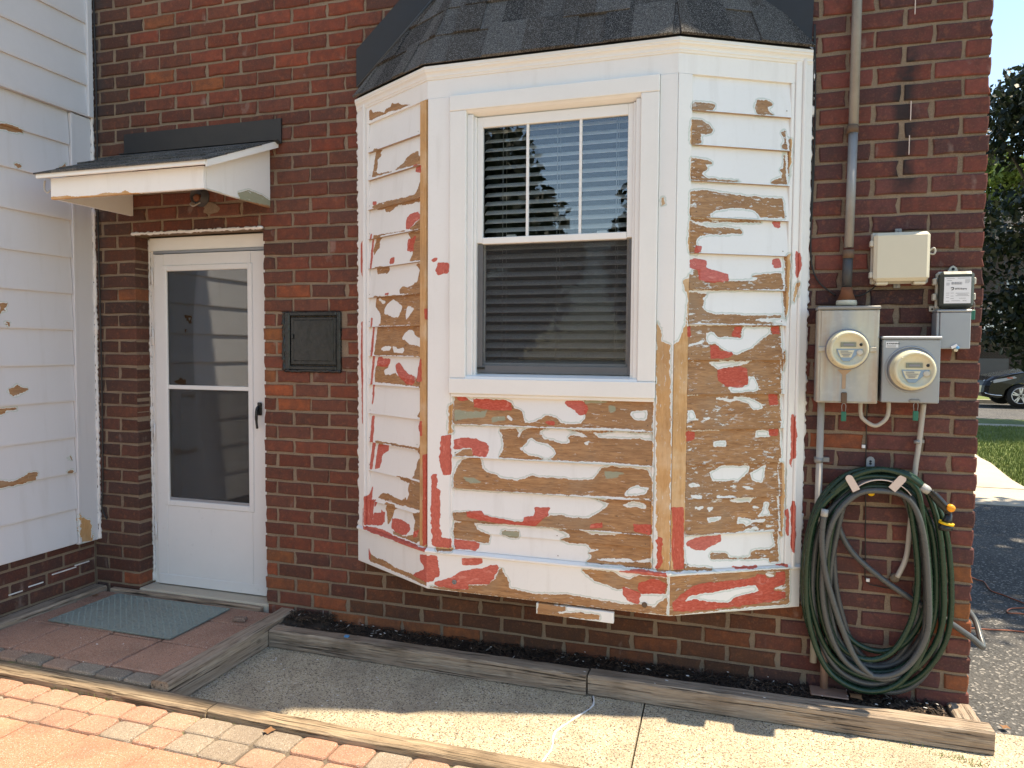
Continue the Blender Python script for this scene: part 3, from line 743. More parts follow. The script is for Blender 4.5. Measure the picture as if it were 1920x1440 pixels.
for j in range(-6, 43):
    zt, zb = bed(j)-MJ/2, bed(j+1)+MJ/2
    if zt > 3.72: continue
    zc = (zt+zb)/2; odd = j % 2; base = .5*BL if odd else 0.
    for k in range(-8, 15):
        x0 = base+k*BL+MJ/2+R.uniform(-.003, .003); x1 = base+(k+1)*BL-MJ/2+R.uniform(-.003, .003)
        x0, x1 = max(x0, XL-.02), min(x1, XR+R.uniform(-.002, .003))
        iv = [(x0, x1)]
        if zc < DZ:
            if DX0-.06 < x1 < DX0: iv = [(x0, DX0)]
            iv = cut(iv, DX0, DX1)
        if zb < HZ1-.004 and zt > HZ0+.004: iv = cut(iv, HX0, HX1)
        if zc > .47:
            if zc < 2.9: iv = cut(iv, .33, 2.455)
            else:
                h = .9*(.0); iv = cut(iv, max(.33, .33+(zc-3.05)/.9), min(2.455, 2.47-(zc-3.0)/.9)) if zc < 3.9 else iv
        for a, b in iv:
            if b-a > .035 and j < 42.5: bricks.append([a, b, zb, zt, j])
ORANGE = [(-.24, .32), (-.05, .25), (.06, .165), (.25, .10), (-.26, .27), (-.28, .40), (.44, .10), (-.23, 1.62), (-.23, 1.54), (-.22, 1.38), (-.18, 1.30), (-.12, 1.9), (-1.19, 1.93), (-1.19, 1.85), (-1.2, .18), (.62, .12),
          (2.66, 1.20), (3.1, .62), (3.1, .48), (3.12, .20), (3.09, .40), (-1.0, 3.42), (-.75, 3.0), (-.9, 3.1), (.86, .1), (-.05, 1.23), (2.95, 1.02)]
def brick_col(x, z):
    for ox, oz in ORANGE:
        if abs(x-ox) < .1 and abs(z-oz) < .04: return (.30+R.uniform(-.05, .05), .085+R.uniform(0, .02), .038)
    t = R.random()
    c = [(.185, .062, .045), (.205, .066, .048), (.155, .06, .048), (.23, .072, .048), (.125, .055, .048), (.17, .068, .052)][int(t*6) % 6]
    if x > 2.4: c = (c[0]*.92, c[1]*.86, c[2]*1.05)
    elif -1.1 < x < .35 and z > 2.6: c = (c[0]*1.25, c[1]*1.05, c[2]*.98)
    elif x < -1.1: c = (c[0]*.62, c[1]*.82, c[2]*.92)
    if z < .45 and .3 < x < 2.5: c = (c[0]*.85, c[1]*1.0, c[2]*.8)  # below the bay: shade and its olive bounce put into the brick colour
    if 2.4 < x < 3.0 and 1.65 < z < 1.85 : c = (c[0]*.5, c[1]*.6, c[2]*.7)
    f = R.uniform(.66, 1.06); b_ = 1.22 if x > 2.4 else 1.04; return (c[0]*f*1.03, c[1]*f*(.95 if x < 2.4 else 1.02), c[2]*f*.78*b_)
def seen(b):
    x, z = (b[0]+b[1])/2, (b[2]+b[3])/2; p = np.array([x, 0, z])-CAM; w = p@_fw
    px, py = 960+F_PX*(p@_r)/w, 720-F_PX*(p@_u)/w
    if px < 150 or px > 1930 or py < -30 or py > 1460 or z < -.0: return 0
    return (b[1]-b[0])*(b[3]-b[2])/w**2
for b in bricks: b.append(seen(b))
bricks.sort(key=lambda b: -b[5])
proto = {}
def brick_mesh(w, var):
    key = (round(w, 2), var)
    if key not in proto:
        q = MB(); q.box(-.5, .5, 0, 1, -.5, .5, bev=.0, T=None) if False else None
        q = MB(); rr = random.Random(hash(key) & 0xffff)
        hw, hh, dp = key[0]/2, (CH-MJ)/2, .10; bv = .005
        def jt(s_): return rr.uniform(-s_, s_)
        # front outline with rough edges (12 points), bevelled ring, body
        ring = []
        for (sx, sz, ex, ez) in ((-1, -1, 1, 0), (-.33, -1, 0, 0), (.33, -1, 0, 0), (1, -1, 0, 1), (1, 0, 0, 0), (1, 1, -1, 0), (.33, 1, 0, 0), (-.33, 1, 0, 0), (-1, 1, 0, -1), (-1, 0, 0, 0)):
            ring.append((sx*hw+jt(.003)-sx*(.004 if rr.random() < .15 else 0), sz*hh+jt(.0026)))
        n_ = len(ring)
        vs = [(x*(1-bv/hw), jt(.0012), z*(1-bv/hh)) for x, z in ring] + [(x, bv*.8, z) for x, z in ring] + [(x, dp, z) for x, z in ring] + [(0, -.0006, 0)]
        fs = [(i, (i+1) % n_, 3*n_) for i in range(n_)] + [(k*n_+i, k*n_+(i+1) % n_, (k+1)*n_+(i+1) % n_, (k+1)*n_+i) for k in (0, 1) for i in range(n_)]
        q.add(vs, fs); me = q.mesh('brick'); me.materials.append(M['brick']); proto[key] = (me, vs, fs)
    return proto[key]
joined = MB()
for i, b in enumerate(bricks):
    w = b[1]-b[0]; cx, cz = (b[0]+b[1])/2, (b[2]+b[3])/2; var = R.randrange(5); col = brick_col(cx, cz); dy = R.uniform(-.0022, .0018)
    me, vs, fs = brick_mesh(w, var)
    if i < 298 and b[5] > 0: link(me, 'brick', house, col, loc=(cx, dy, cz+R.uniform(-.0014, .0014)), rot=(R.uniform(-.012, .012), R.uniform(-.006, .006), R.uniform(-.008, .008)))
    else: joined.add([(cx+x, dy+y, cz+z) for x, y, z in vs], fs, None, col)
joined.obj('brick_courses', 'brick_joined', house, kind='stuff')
# dark drip marks of an old fixing, right of the conduit: soot smears on the bricks are in the brick material

# ------------------------------------------------------------------ bay window
bay = thing('bay_window', 'white bay window stripped for painting, bare wood and red primer patches on its clapboards', 'bay window', (1.39, -.15, .43))
LAPS = [2.69, 2.552, 2.412, 2.264, 2.115, 1.966, 1.818, 1.669, 1.521, 1.375, 1.226, 1.078, .93, .775, .627]
def lapboard(name, mat, face, fr, s0, s1, zb, zt, parent, thick=.023, over=.012, wob=0.):
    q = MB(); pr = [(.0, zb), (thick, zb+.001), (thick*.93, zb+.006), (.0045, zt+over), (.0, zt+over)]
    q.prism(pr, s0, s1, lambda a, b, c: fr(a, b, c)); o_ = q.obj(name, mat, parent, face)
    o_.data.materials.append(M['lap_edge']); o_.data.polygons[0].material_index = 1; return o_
for fr, face, mat, s0, s1 in ((FL, 'L', 'boards_left', .098, .552), (FRt, 'R', 'boards_right', .060, .512)):
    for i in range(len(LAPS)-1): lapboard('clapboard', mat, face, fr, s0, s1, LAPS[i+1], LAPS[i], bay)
FX = lambda x: x-B_[0]                                   # x to distance along the front face
lows = [1.352, 1.213, 1.064, .917, .77, .715, .627]
for i in range(len(lows)-1):
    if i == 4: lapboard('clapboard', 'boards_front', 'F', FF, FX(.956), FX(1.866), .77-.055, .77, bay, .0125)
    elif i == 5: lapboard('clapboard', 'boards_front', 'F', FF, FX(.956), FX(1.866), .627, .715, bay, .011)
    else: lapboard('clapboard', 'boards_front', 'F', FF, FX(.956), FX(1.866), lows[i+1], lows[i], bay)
# hidden sheathing behind the boards, the floor and the hood over the inside
m = MB()
for fr, a, b in ((FL, .0, FL.L), (FRt, 0., FRt.L)): m.box(a, b, -.05, -.001, .45, 2.86, T=fr)
m.box(0, .19, -.05, -.001, .45, 2.86, T=FF); m.box(FX(1.80), FF.L, -.05, -.001, .45, 2.86, T=FF); m.box(.19, FX(1.80), -.05, -.001, .45, 1.42, T=FF); m.box(.19, FX(1.80), -.05, -.001, 2.63, 2.86, T=FF)
m.obj('sheathing', 'wood_dark', bay)
m = MB(); pl = [(A_[0]+.02, 0.), (B_[0]+.01, B_[1]+.02), (C_[0]-.01, C_[1]+.02), (D_[0]-.02, 0.)]
m.slab(pl, .438, .47); m.obj('bay_floor', 'wood_dark', bay)
m = MB(); m.slab(pl, 2.80, 2.84); m.obj('bay_ceiling', 'wood_dark', bay)
def post(fr, face, mat, a, b, z0, z1, n1, name='corner_board', bev=.002, n0=0.):
    q = MB(); q.box(a, b, n0, n1, z0, z1, T=fr, bev=bev); return q.obj(name, mat, bay, face)
# left face trims
post(FL, 'L', 'posts_left', -.0, .058, .612, 2.80, .020, 'edge_board'); post(FL, 'L', 'posts_left', .058, .076, .612, 2.80, .032, 'edge_moulding', .004); post(FL, 'L', 'posts_left', .076, .098, .628, 2.70, .018, 'edge_moulding', .003)
q = MB(); q.box(.552, .596, 0, .021, .628, 2.700, T=FL, bev=.002); q.obj('bare_wood_strip', 'strip_bare', bay, 'L', label='bare orange wood strip with red primer near its foot')
# front corner boards
post(FF, 'F', 'posts_front', -.002, FX(.943), .628, 2.6995, .019)
post(FF, 'F', 'posts_front', FX(.943), FX(.956), .628, 1.36, .016, 'inner_strip')
post(FF, 'F', 'posts_front', FX(1.877), FF.L+.003, .628, 2.6995, .019); post(FF, 'F', 'posts_front', FX(1.866), FX(1.876), .628, 1.36, .0155, 'inner_strip')
post(FRt, 'R', 'posts_right', -.003, .060, .628, 2.6995, .018)
# right face trims
post(FRt, 'R', 'posts_right', .512, .530, .628, 2.70, .018, 'edge_moulding', .003); post(FRt, 'R', 'posts_right', .530, .560, .612, 2.80, .024, 'edge_board'); post(FRt, 'R', 'posts_right', .560, .575, .612, 2.80, .034, 'edge_moulding', .004); post(FRt, 'R', 'posts_right', .575, .612, .612, 2.80, .020, 'edge_board')
# frieze, crown, foot mouldings and skirt run round the three faces
def path(off):
    c30, s30 = .8705, .4922
    out = []
    fr = [FL, FF, FRt]
    def line(f): return f.P[:2]+f.nn[:2]*off, f.t[:2]
    def meet(l1, l2):
        (p, d), (q_, e) = l1, l2; M2 = np.array([d, -e]).T; k = np.linalg.solve(M2, q_-p); return p+d*k[0]
    w = (np.array([0., 0.]), np.array([1., 0.]))
    wl, wr = ((np.array([.292, 0.]), np.array([0., 1.])), (np.array([2.484, 0.]), np.array([0., 1.]))) if off > .004 else (w, w)
    return [meet(wl, line(FL)), meet(line(FL), line(FF)), meet(line(FF), line(FRt)), meet(line(FRt), wr)]
def run(name, mats, prof, faces=('L', 'F', 'R'), label=None):
    pts = [path(n_) for n_, z in prof]
    for k, (face, mat) in enumerate(zip(faces, mats)):
        q = MB(); m_ = len(prof); vs = [(*pts[i][k], prof[i][1]) for i in range(m_)]+[(*pts[i][k+1], prof[i][1]) for i in range(m_)]
        q.add(vs, [(i, (i+1) % m_, m_+(i+1) % m_, m_+i) for i in range(m_)]+[tuple(range(m_)), tuple(range(m_, 2*m_))]); q.obj(name, mat, bay, face)
run('frieze_board', ('boards_left', 'boards_front', 'boards_right'), [(0, 2.700), (.017, 2.700), (.017, 2.80), (0, 2.80)])
run('crown_moulding', ('white_trim',)*3, [(.0, 2.782), (.021, 2.782), (.023, 2.790), (.026, 2.793), (.026, 2.800), (.029, 2.808), (.036, 2.815), (.037, 2.822), (.040, 2.824), (.040, 2.837), (.0, 2.838)], (None,)*3)
run('foot_moulding', ('boards_left', 'boards_front', 'boards_right'), [(.0, .604), (.026, .604), (.033, .609), (.033, .616), (.018, .6265), (.0, .628)])
run('skirt_board', ('boards_left', 'boards_front', 'boards_right'), [(.0, .430), (.016, .432), (.019, .436), (.019, .603), (.0, .603)])
q = MB(); q.box(FX(1.362), FX(1.712), -.005, .016, .368, .417, T=lambda a, b, c: FF(a, b, c-(a-.53)*.012+.006), bev=.002); q.obj('batten', 'boards_front', bay, 'F', label='short batten of half stripped wood hanging under the skirt')
q = MB(); q.lathe([(.011, 0), (.011, .003), (.007, .006), (.007, .002)], FF(*(.136, .019, .478)), n=14); q.obj('bolt_head', 'galv_pipe', bay)
q = MB(); q.lathe([(.012, 0), (.012, .003), (.009, .003)], FF(FX(1.845), .019, .470), n=14); q.obj('bolt_head', 'wood_dark', bay)

# window in the front face
wy = 'white_trim'
win = B('window_casing', wy, bay, FX(.943), FX(1.022), .001, .034, 1.428, 2.628, T=FF, bev=.003)
B('casing_board', wy, win, FX(1.800), FX(1.876), .001, .034, 1.428, 2.628, T=FF, bev=.003)
B('casing_board', wy, win, FX(.943), FX(1.876), .001, .036, 2.6285, 2.698, T=FF, bev=.003)
B('sill_board', wy, win, FX(.943), FX(1.876), .001, .040, 1.357, 1.4275, T=FF, bev=.003)
B('sill_board', wy, win, FX(.95), FX(1.872), .001, .028, 1.342, 1.3565, T=FF, bev=.002)
# jamb liners (bevelled inwards), outer frame
q = MB(); q.prism([(.032, 2.628), (.02, 2.618), (-.03, 2.600), (-.03, 2.628)], FX(1.022), FX(1.800), FF); q.obj('head_jamb', 'white_vinyl', win)
q = MB(); q.box(FX(1.022), FX(1.050), -.03, .018, 1.43, 2.612, T=FF, bev=.003); q.box(FX(1.050), FX(1.062), -.05, .006, 1.43, 2.602, T=FF, bev=.002); q.obj('side_jamb', 'white_vinyl', win)
q = MB(); q.box(FX(1.778), FX(1.800), -.03, .018, 1.43, 2.612, T=FF, bev=.003); q.box(FX(1.766), FX(1.778), -.05, .006, 1.43, 2.602, T=FF, bev=.002); q.obj('side_jamb', 'white_vinyl', win)
q = MB(); q.prism([(.034, 1.4275), (.030, 1.436), (-.05, 1.455), (-.05, 1.4275)], FX(1.022), FX(1.800), FF); q.obj('window_sill', 'white_vinyl', win)
sash = B('upper_sash', 'white_vinyl', win, FX(1.062), FX(1.088), -.028, -.006, 2.04, 2.602, T=FF, bev=.002)
q = MB(); q.box(FX(1.742), FX(1.766), -.028, -.006, 2.04, 2.602, T=FF, bev=.002); q.box(FX(1.088), FX(1.742), -.028, -.006, 2.556, 2.602, T=FF, bev=.002); q.box(FX(1.088), FX(1.742), -.028, -.004, 2.035, 2.064, T=FF, bev=.002)
q.obj('sash_frame', 'white_vinyl', win)
for px in (990, 1089):
    x = at(px, 330, 'y', -.28)[0]; B('muntin', 'white_vinyl', win, FX(x)-.006, FX(x)+.006, -.018, -.010, 2.064, 2.556, T=FF, bev=.001)
for x in (1.215, 1.63): B('sash_lock', 'white_vinyl', win, FX(x)-.022, FX(x)+.022, -.06, -.03, 2.066, 2.078, T=FF, bev=.003)
B('glass_pane', 'window_glass', win, FX(1.086), FX(1.744), -.0195, -.0185, 2.06, 2.56, T=FF)
q = MB(); q.box(FX(1.062), FX(1.090), -.058, -.034, 1.455, 2.06, T=FF, bev=.002); q.box(FX(1.740), FX(1.766), -.058, -.034, 1.455, 2.06, T=FF, bev=.002); q.box(FX(1.09), FX(1.74), -.058, -.034, 1.455, 1.498, T=FF, bev=.002); q.box(FX(1.09), FX(1.74), -.058, -.032, 2.035, 2.065, T=FF, bev=.002)
q.obj('lower_sash', 'white_vinyl', win)
B('glass_pane', 'screened_glass', win, FX(1.088), FX(1.742), -.0475, -.0465, 1.49, 2.04, T=FF)
# insect screen over the lower half
q = MB(); q.box(FX(1.064), FX(1.088), -.026, -.014, 1.452, 2.034, T=FF, bev=.001); q.box(FX(1.752), FX(1.764), -.026, -.014, 1.452, 2.034, T=FF, bev=.001); q.box(FX(1.088), FX(1.752), -.026, -.014, 1.452, 1.486, T=FF, bev=.001)
q.obj('screen_frame', 'screen_frame', win); B('insect_screen', 'insect_screen', win, FX(1.088), FX(1.752), -.0205, -.020, 1.486, 2.034, T=FF)
B('screen_tab', 'black_gloss', win, FX(1.066), FX(1.10), -.014, -.006, 1.470, 1.478, T=FF)
# dark room behind
m = MB()
for a in ((.425, .445, .02, 1.6, .5, 2.8), (2.335, 2.355, .02, 1.6, .5, 2.8), (.43, 2.35, 1.58, 1.6, .5, 2.8), (.445, 2.335, .02, 1.58, .5, .52), (.445, 2.335, .02, 1.58, 2.72, 2.74)): m.box(*a)
m.obj('room_lining', 'interior', bay)
# blind
blind = thing('venetian_blind', 'pale slatted venetian blind hanging closed-in behind the bay window glass', 'blind', (1.42, -.2, 2.58))
by = -.205; NSL = 27
for i in range(NSL):
    z = 2.560-i*.0408; q = MB(); w = .0245; t_ = rad(31)
    pr = []
    for k in range(5):
        u = -1+k*.5; pr.append((by+u*w*math.cos(t_), z+u*w*math.sin(t_)+.003*(1-u*u)))
    pr += [(b, c-.0022) for b, c in reversed(pr)]
    q.prism(pr, 1.075, 1.755, lambda a, b, c: (a, b, c)); 
    if i == 0: slat0 = q.obj('slat', 'blind_white', blind); 
    else: q.obj('slat', 'blind_white', blind)
B('head_rail', 'blind_white', blind, 1.07, 1.76, by-.025, by+.025, 2.585, 2.625, bev=.003); B('bottom_rail', 'blind_white', blind, 1.075, 1.755, by-.024, by+.024, 2.560-NSL*.0408-.004, 2.560-NSL*.0408+.014, bev=.003)
for x in (1.165, 1.42, 1.685):
    for dy in (-.027, .027):
        q = MB(); q.tube([(x, by+dy, 2.6), (x, by+dy, 1.45)], .0011, 5); q.obj('ladder_cord', 'cord_white', blind)
# caulk down the two wall joints and round the foot
def bead(name, pts, r, parent, mat='caulk', amp=.4):
    P = spline(pts, 2); out = []
    fine = []
    for i in range(len(P)-1):
        k = max(2, int(np.linalg.norm(P[i+1]-P[i])/.012))
        for j in range(k): fine.append(P[i]+(P[i+1]-P[i])*j/k)
    fine.append(P[-1]); rs = [r*(1+R.uniform(-amp, amp)) for _ in fine]
    fine = [p+np.array([R.uniform(-1, 1), 0, R.uniform(-1, 1)])*r*.35 for p in fine]
    q = MB(); q.tube(fine, rs, 7); return q.obj(name, mat, parent)
bead('caulk_line', [(A_[0]-.008, -.003, .63), (A_[0]-.01, -.003, 2.86)], .011, bay); bead('caulk_line', [(A_[0]+.004, -.012, .63), (A_[0]+.004, -.012, 2.86)], .009, bay)
bead('caulk_line', [(D_[0]+.006, -.003, .60), (D_[0]+.008, -.003, 2.86)], .010, bay); bead('caulk_line', [(D_[0]-.006, -.012, .60), (D_[0]-.006, -.012, 2.86)], .009, bay)
bead('caulk_line', [(A_[0]+.012, -.004, .44), (A_[0]-.0, -.004, .63)], .008, bay, 'galv_pipe'); bead('caulk_line', [(D_[0]-.02, -.004, .44), (D_[0]-.004, -.004, .60)], .008, bay)
# hipped roof of the bay
SL = 1.8; EAVE = .040
def roofpt(k, f, off):                                      # point on roof edge
    return path(off)
cols = [(.052, .047, .043), (.100, .094, .088), (.072, .062, .055), (.125, .119, .112), (.044, .040, .038)]
expo = .088
for fk in range(3):
    fr = (FL, FF, FRt)[fk]
    up = np.array([-fr.nn[0], -fr.nn[1], SL]); up /= np.linalg.norm(up); nor = np.cross(fr.t, up); nor = nor if nor[2] > 0 else -nor
    for c in range(6):
        o0, o1 = EAVE-c*expo, EAVE-(c+1)*expo-.012
        o1c = max(o1, -.297)
        if o0 <= -.29: break
        p0, p1 = path(o0), path(o1c); z0, z1 = 2.842+SL*(EAVE-o0), 2.842+SL*(EAVE-o1c)
        def S(p, k): return float((np.array([*p[k], 0.])-fr.P)@fr.t)
        sL0, sR0, sL1, sR1 = S(p0, fk), S(p0, fk+1), S(p1, fk), S(p1, fk+1)
        s = min(sL0, sL1)-R.uniform(0, .12); lastc = -1; cn = 0
        while s < max(sR0, sR1):
            w_ = R.uniform(.075, .19); e = s+w_
            a0, b0 = max(s, sL0), min(e, sR0); a1, b1 = max(s, sL1), min(e, sR1)
            s = e
            if b0 <= a0: continue
            if b1 <= a1: a1 = b1 = min(max((a0+b0)/2, sL1), sR1)
            th = R.choice([.005, .006, .012, .014])
            ps = [(a0, o0, z0), (b0, o0, z0), (b1, o1c, z1), (a1, o1c, z1)]; vs = []
            for lift in (0., th):
                for i_, (s_, o_, z_) in enumerate(ps):
                    P3 = np.array(fr(s_, o_, z_))+nor*(lift+(.006 if i_ < 2 else .0)); vs.append(tuple(P3))
            q = MB(); q.add(vs, [(0, 1, 2, 3), (4, 5, 6, 7), (0, 1, 5, 4), (1, 2, 6, 5), (2, 3, 7, 6), (3, 0, 4, 7)])
            cn = R.choice([k_ for k_ in range(5) if k_ != lastc]); lastc = cn
            q.obj('shingle', 'shingle', bay, color=(lambda f_: tuple(v*f_ for v in cols[cn]))(R.uniform(.85, 1.15)))
# hip caps
for k in (1, 2):
    for c in range(5):
        o0, o1 = EAVE+.002-c*expo, EAVE-(c+1.25)*expo
        if o1 < -.29: o1 = -.29
        a, b = path(o0)[k], path(o1)[k]; z0, z1 = 2.85+SL*(EAVE-o0), 2.85+SL*(EAVE-o1)
        fa, fb = ((FL, FF), (FF, FRt))[k-1]; w_ = .085
        def cap(p, z, lift): 
            c0 = np.array([*p, z+lift]); l_ = np.array([*p, 0.])-fa.t*w_; r__ = np.array([*p, 0.])+fb.t*w_; return [(l_[0], l_[1], z+lift-.003), tuple(c0), (r__[0], r__[1], z+lift-.003)]
        lo_, hi_ = cap(a, z0, .012), cap(b, z1, .004); vs = lo_+hi_+[(x, y, z-.007) for x, y, z in lo_+hi_]
        q = MB(); q.add(vs, [(0, 1, 4, 3), (1, 2, 5, 4), (0, 6, 7, 1), (1, 7, 8, 2), (6, 7, 10, 9), (7, 8, 11, 10)]); q.obj('hip_shingle', 'shingle', bay, color=cols[(c*2+k) % 5])
m = MB()
for fk in range(3):
    a0, b0, a1, b1 = path(EAVE-.002)[fk], path(EAVE-.002)[fk+1], path(-.297)[fk], path(-.297)[fk+1]
    z1 = 2.838+SL*(EAVE+.297); m.add([(*a0, 2.836), (*b0, 2.836), (*b1, z1), (*a1, z1)], [(0, 1, 2, 3)])
m.obj('roof_deck', 'black_metal', bay)
# flashing against the brick
zz = lambda x: 2.915+.90*(x-.30)
q = MB(); vs = []
for y in (-.003, -.012):
    for x, z in ((.288, 2.91), (.288, 3.10), (.80, 3.55), (1.02, 3.55)): vs.append((x, y, z))
q.add(vs, [(0, 1, 2, 3), (4, 5, 6, 7), (0, 1, 5, 4), (1, 2, 6, 5), (2, 3, 7, 6), (3, 0, 4, 7)]); q.obj('flashing', 'black_metal', bay)
q = MB(); vs = []
for y in (-.003, -.012):
    for x, z in ((2.478, 2.865), (2.486, 3.20), (2.44, 3.55), (1.80, 3.55)): vs.append((x, y, z))
q.add(vs, [(0, 1, 2, 3), (4, 5, 6, 7), (0, 1, 5, 4), (1, 2, 6, 5), (2, 3, 7, 6), (3, 0, 4, 7)]); q.obj('flashing', 'black_metal', bay)
q = MB(); q.tube([(.30, -.020, 2.905), (.74, -.020, 3.31)], .006, 6); q.obj('flashing_edge', 'dark_grey', bay)
q = MB(); q.tube([(2.462, -.020, 2.874), (2.06, -.020, 3.245)], .006, 6); q.obj('flashing_edge', 'galv_pipe', bay)

m = MB()
for fr, i0, sa, sb, seq in ((FL, 0, .105, .545, LAPS), (FRt, 0, .07, .50, LAPS), (FF, 0, FX(.965), FX(1.858), lows)):
    for z_ in seq[1:]:
        for s_ in ([sa+.008, sb-.008] if fr is not FF else [sa+.01, (sa+sb)/2+.05, sb-.012]):
            s2, z2 = s_+R.uniform(-.006, .006), z_+.022+R.uniform(-.006, .008); r_ = .0026
            c0 = [fr(s2+r_*math.cos(t), .0212, z2+r_*math.sin(t)) for t in np.linspace(0, 6.283, 8)[:-1]]; m.add(c0, [tuple(range(7))])
m.obj('nail_heads', 'wood_dark', bay, kind='stuff', fix=False)

# ------------------------------------------------------------------ side door
door = thing('storm_door', 'white storm door with two dark glass panes and a black lever handle', 'door', (-.74, .12, .12))
ID = lambda a, b, c: (a, b, c)
fy = .118
q = MB(); q.box(DX0+.004, DX0+.040, fy-.004, .22, .12, 2.20, bev=.003); q.obj('door_frame', 'white_trim', door)
q = MB(); q.box(DX1-.040, DX1-.004, fy-.004, .22, .12, 2.20, bev=.003); q.obj('door_frame', 'white_trim', door)
q = MB(); q.box(DX0+.004, DX1-.004, fy-.012, .22, 2.130, 2.208, bev=.003); q.obj('door_frame', 'white_trim', door)
q = MB(); q.box(DX0+.036, DX1-.036, fy-.018, fy+.01, 2.112, 2.129, bev=.002); q.obj('drip_cap', 'galv_blue', door)
dx0, dx1, dz0, dz1 = -1.128, -.342, .135, 2.108
gx0 = at(320, 700, 'y', .11)[0]; gx1 = at(470, 700, 'y', .11)[0]; gz1 = at(395, 507, 'y', .11)[2]; gz0 = at(400, 942, 'y', .11)[2]; gm = at(395, 727, 'y', .11)[2]
q = MB(); D0, D1 = fy-.028, fy+.004
q.box(dx0, gx0-.02, D0, D1, dz0, dz1, bev=.003); q.box(gx1+.02, dx1, D0, D1, dz0, dz1, bev=.003); q.box(gx0-.02, gx1+.02, D0, D1, gz1+.02, dz1, bev=.001); q.box(gx0-.02, gx1+.02, D0, D1, dz0, gz0-.02, bev=.001)
q.obj('door_panel', 'white_door', door)
q = MB(); e = D0-.006
for a, b, c, d in ((gx0-.034, gx0, gz0-.034, gz1+.034), (gx1, gx1+.034, gz0-.034, gz1+.034), (gx0, gx1, gz1, gz1+.034), (gx0, gx1, gz0-.034, gz0)): q.box(a, b, e, D0+.01, c, d, bev=.004)
q.obj('glazing_frame', 'white_door', door)
q = MB(); q.box(gx0, gx1, e+.002, D0+.012, gm-.012, gm+.012, bev=.002); q.obj('glazing_bar', 'white_door', door)
B('glass_pane', 'door_glass', door, gx0, gx1, D0+.008, D0+.009, gm+.012, gz1); 
lp = B('glass_pane', 'screened_glass', door, gx0, gx1, D0+.012, D0+.013, gz0, gm-.012); B('insect_screen', 'insect_screen', door, gx0, gx1, D0+.006, D0+.0065, gz0, gm-.012)
q = MB(); q.box(gx0, gx1, D0+.002, D0+.011, gz0, gz0+.016, bev=.001); q.obj('screen_rail', 'galv_blue', door)
q = MB(); q.box(dx0+.01, dx1-.01, D0-.004, D0, dz0, dz0+.06, bev=.002); q.obj('kick_strip', 'white_door', door)
# handle
hx = at(487, 775, 'y', .08)[0]; hz = at(487, 775, 'y', .08)[2]
q = MB(); q.box(hx-.013, hx+.011, D0-.018, D0, hz-.012, hz+.062, bev=.004); hd = q.obj('handle', 'black_gloss', door)
q = MB(); q.tube(spline([(hx+.002, D0-.016, hz+.040), (hx-.004, D0-.030, hz+.025), (hx-.006, D0-.033, hz-.03), (hx-.003, D0-.030, hz-.085)], 4), [.009]*4+[.0085]*5+[.007]*4, 8); q.obj('lever', 'black_gloss', hd)
for z in (.45, 1.05, 1.62, 1.98):
    q = MB(); q.tube([(dx0-.006, D0-.006, z-.05), (dx0-.006, D0-.006, z+.05)], .005, 8); q.obj('hinge', 'white_door', door)
m = MB(); m.box(DX0, DX1, .35, .36, .1, 2.2); m.box(DX0-.01, DX0, .2, .36, .1, 2.2); m.box(DX1, DX1+.01, .2, .36, .1, 2.2); m.box(DX0, DX1, .2, .36, 2.2, 2.21); m.obj('inner_hall', 'interior', door)
q = MB(); q.box(-1.05, -.45, .31, .34, .2, 2.1, bev=.004); q.obj('inner_door', 'dark_grey', door)
q = MB(); q.box(DX0+.002, DX1+.02, -.012, .20, .02, .128, bev=.006); q.obj('door_sill', 'concrete', door)
bead('caulk_line', [(DX0-.001, .112, .14), (DX0-.001, .112, 2.2)], .009, door); bead('caulk_line', [(DX1+.001, .10, .14), (DX1+.001, .10, 2.2)], .006, door)
bead('caulk_line', [(DX0-.02, -.002, 2.217), (DX1+.002, -.002, 2.217)], .008, door)

# ------------------------------------------------------------------ canopy over the door
can = thing('door_canopy', 'small shingled lean-to canopy with white fascia over the storm door', 'canopy', (-.72, -.25, 2.32))
cx0, cx1, cy = -1.20, -.245, -.52
q = MB(); q.box(cx0, cx1, cy, cy+.022, 2.318, 2.425, bev=.002); q.obj('fascia', 'canopy_front', can, 'C')
for x in (cx0, cx1-.02):
    q = MB(); yb = -.004; q.prism([(cy+.023, 2.320), (yb, 2.322), (yb, 2.655), (cy+.023, 2.425)], x, x+.02, ID); q.obj('side_panel', 'canopy_side' if x > -.5 else 'white_trim', can, 'D')
rz = lambda y: 2.442+(y-cy+.03)*.425
q = MB(); q.prism([(cy-.035, 2.426), (-.003, rz(-.003)-.016), (-.003, rz(-.003)), (cy-.035, rz(cy-.035))], cx0-.045, cx1+.045, ID); q.obj('roof_board', 'white_trim', can)
q = MB(); q.box(cx0-.045, cx1+.045, cy-.047, cy-.034, 2.418, 2.446, bev=.002); q.obj('drip_edge', 'white_trim', can)
q = MB(); q.prism([(cy-.04, rz(cy-.04)-.03), (-.004, rz(-.004)-.034), (-.004, rz(-.004)+.002), (cy-.04, rz(cy-.04)+.002)], cx1+.0455, cx1+.055, ID); q.obj('rake_board', 'white_trim', can)
nc = 4
for c in range(nc):
    ya, yb = cy-.055+c*.135, min(cy-.055+(c+1)*.135+.02, -.004); s = cx0-.06-R.uniform(0, .1)
    while s < cx1+.06:
        w_ = R.uniform(.09, .2); a, b = max(s, cx0-.058), min(s+w_, cx1+.058); s += w_
        if b-a < .01: continue
        th = R.uniform(.004, .011); q = MB(); wv = R.uniform(-.003, .003)
        q.prism([(ya, rz(ya)+.005), (yb, rz(yb)+.002), (yb, rz(yb)+.006), (ya+wv, rz(ya)+.006+th)], a, b, ID)
        k = R.choice([.55, .8, 1.]); q.obj('shingle', 'shingle', can, color=(.10*k, .10*k, .10*k))
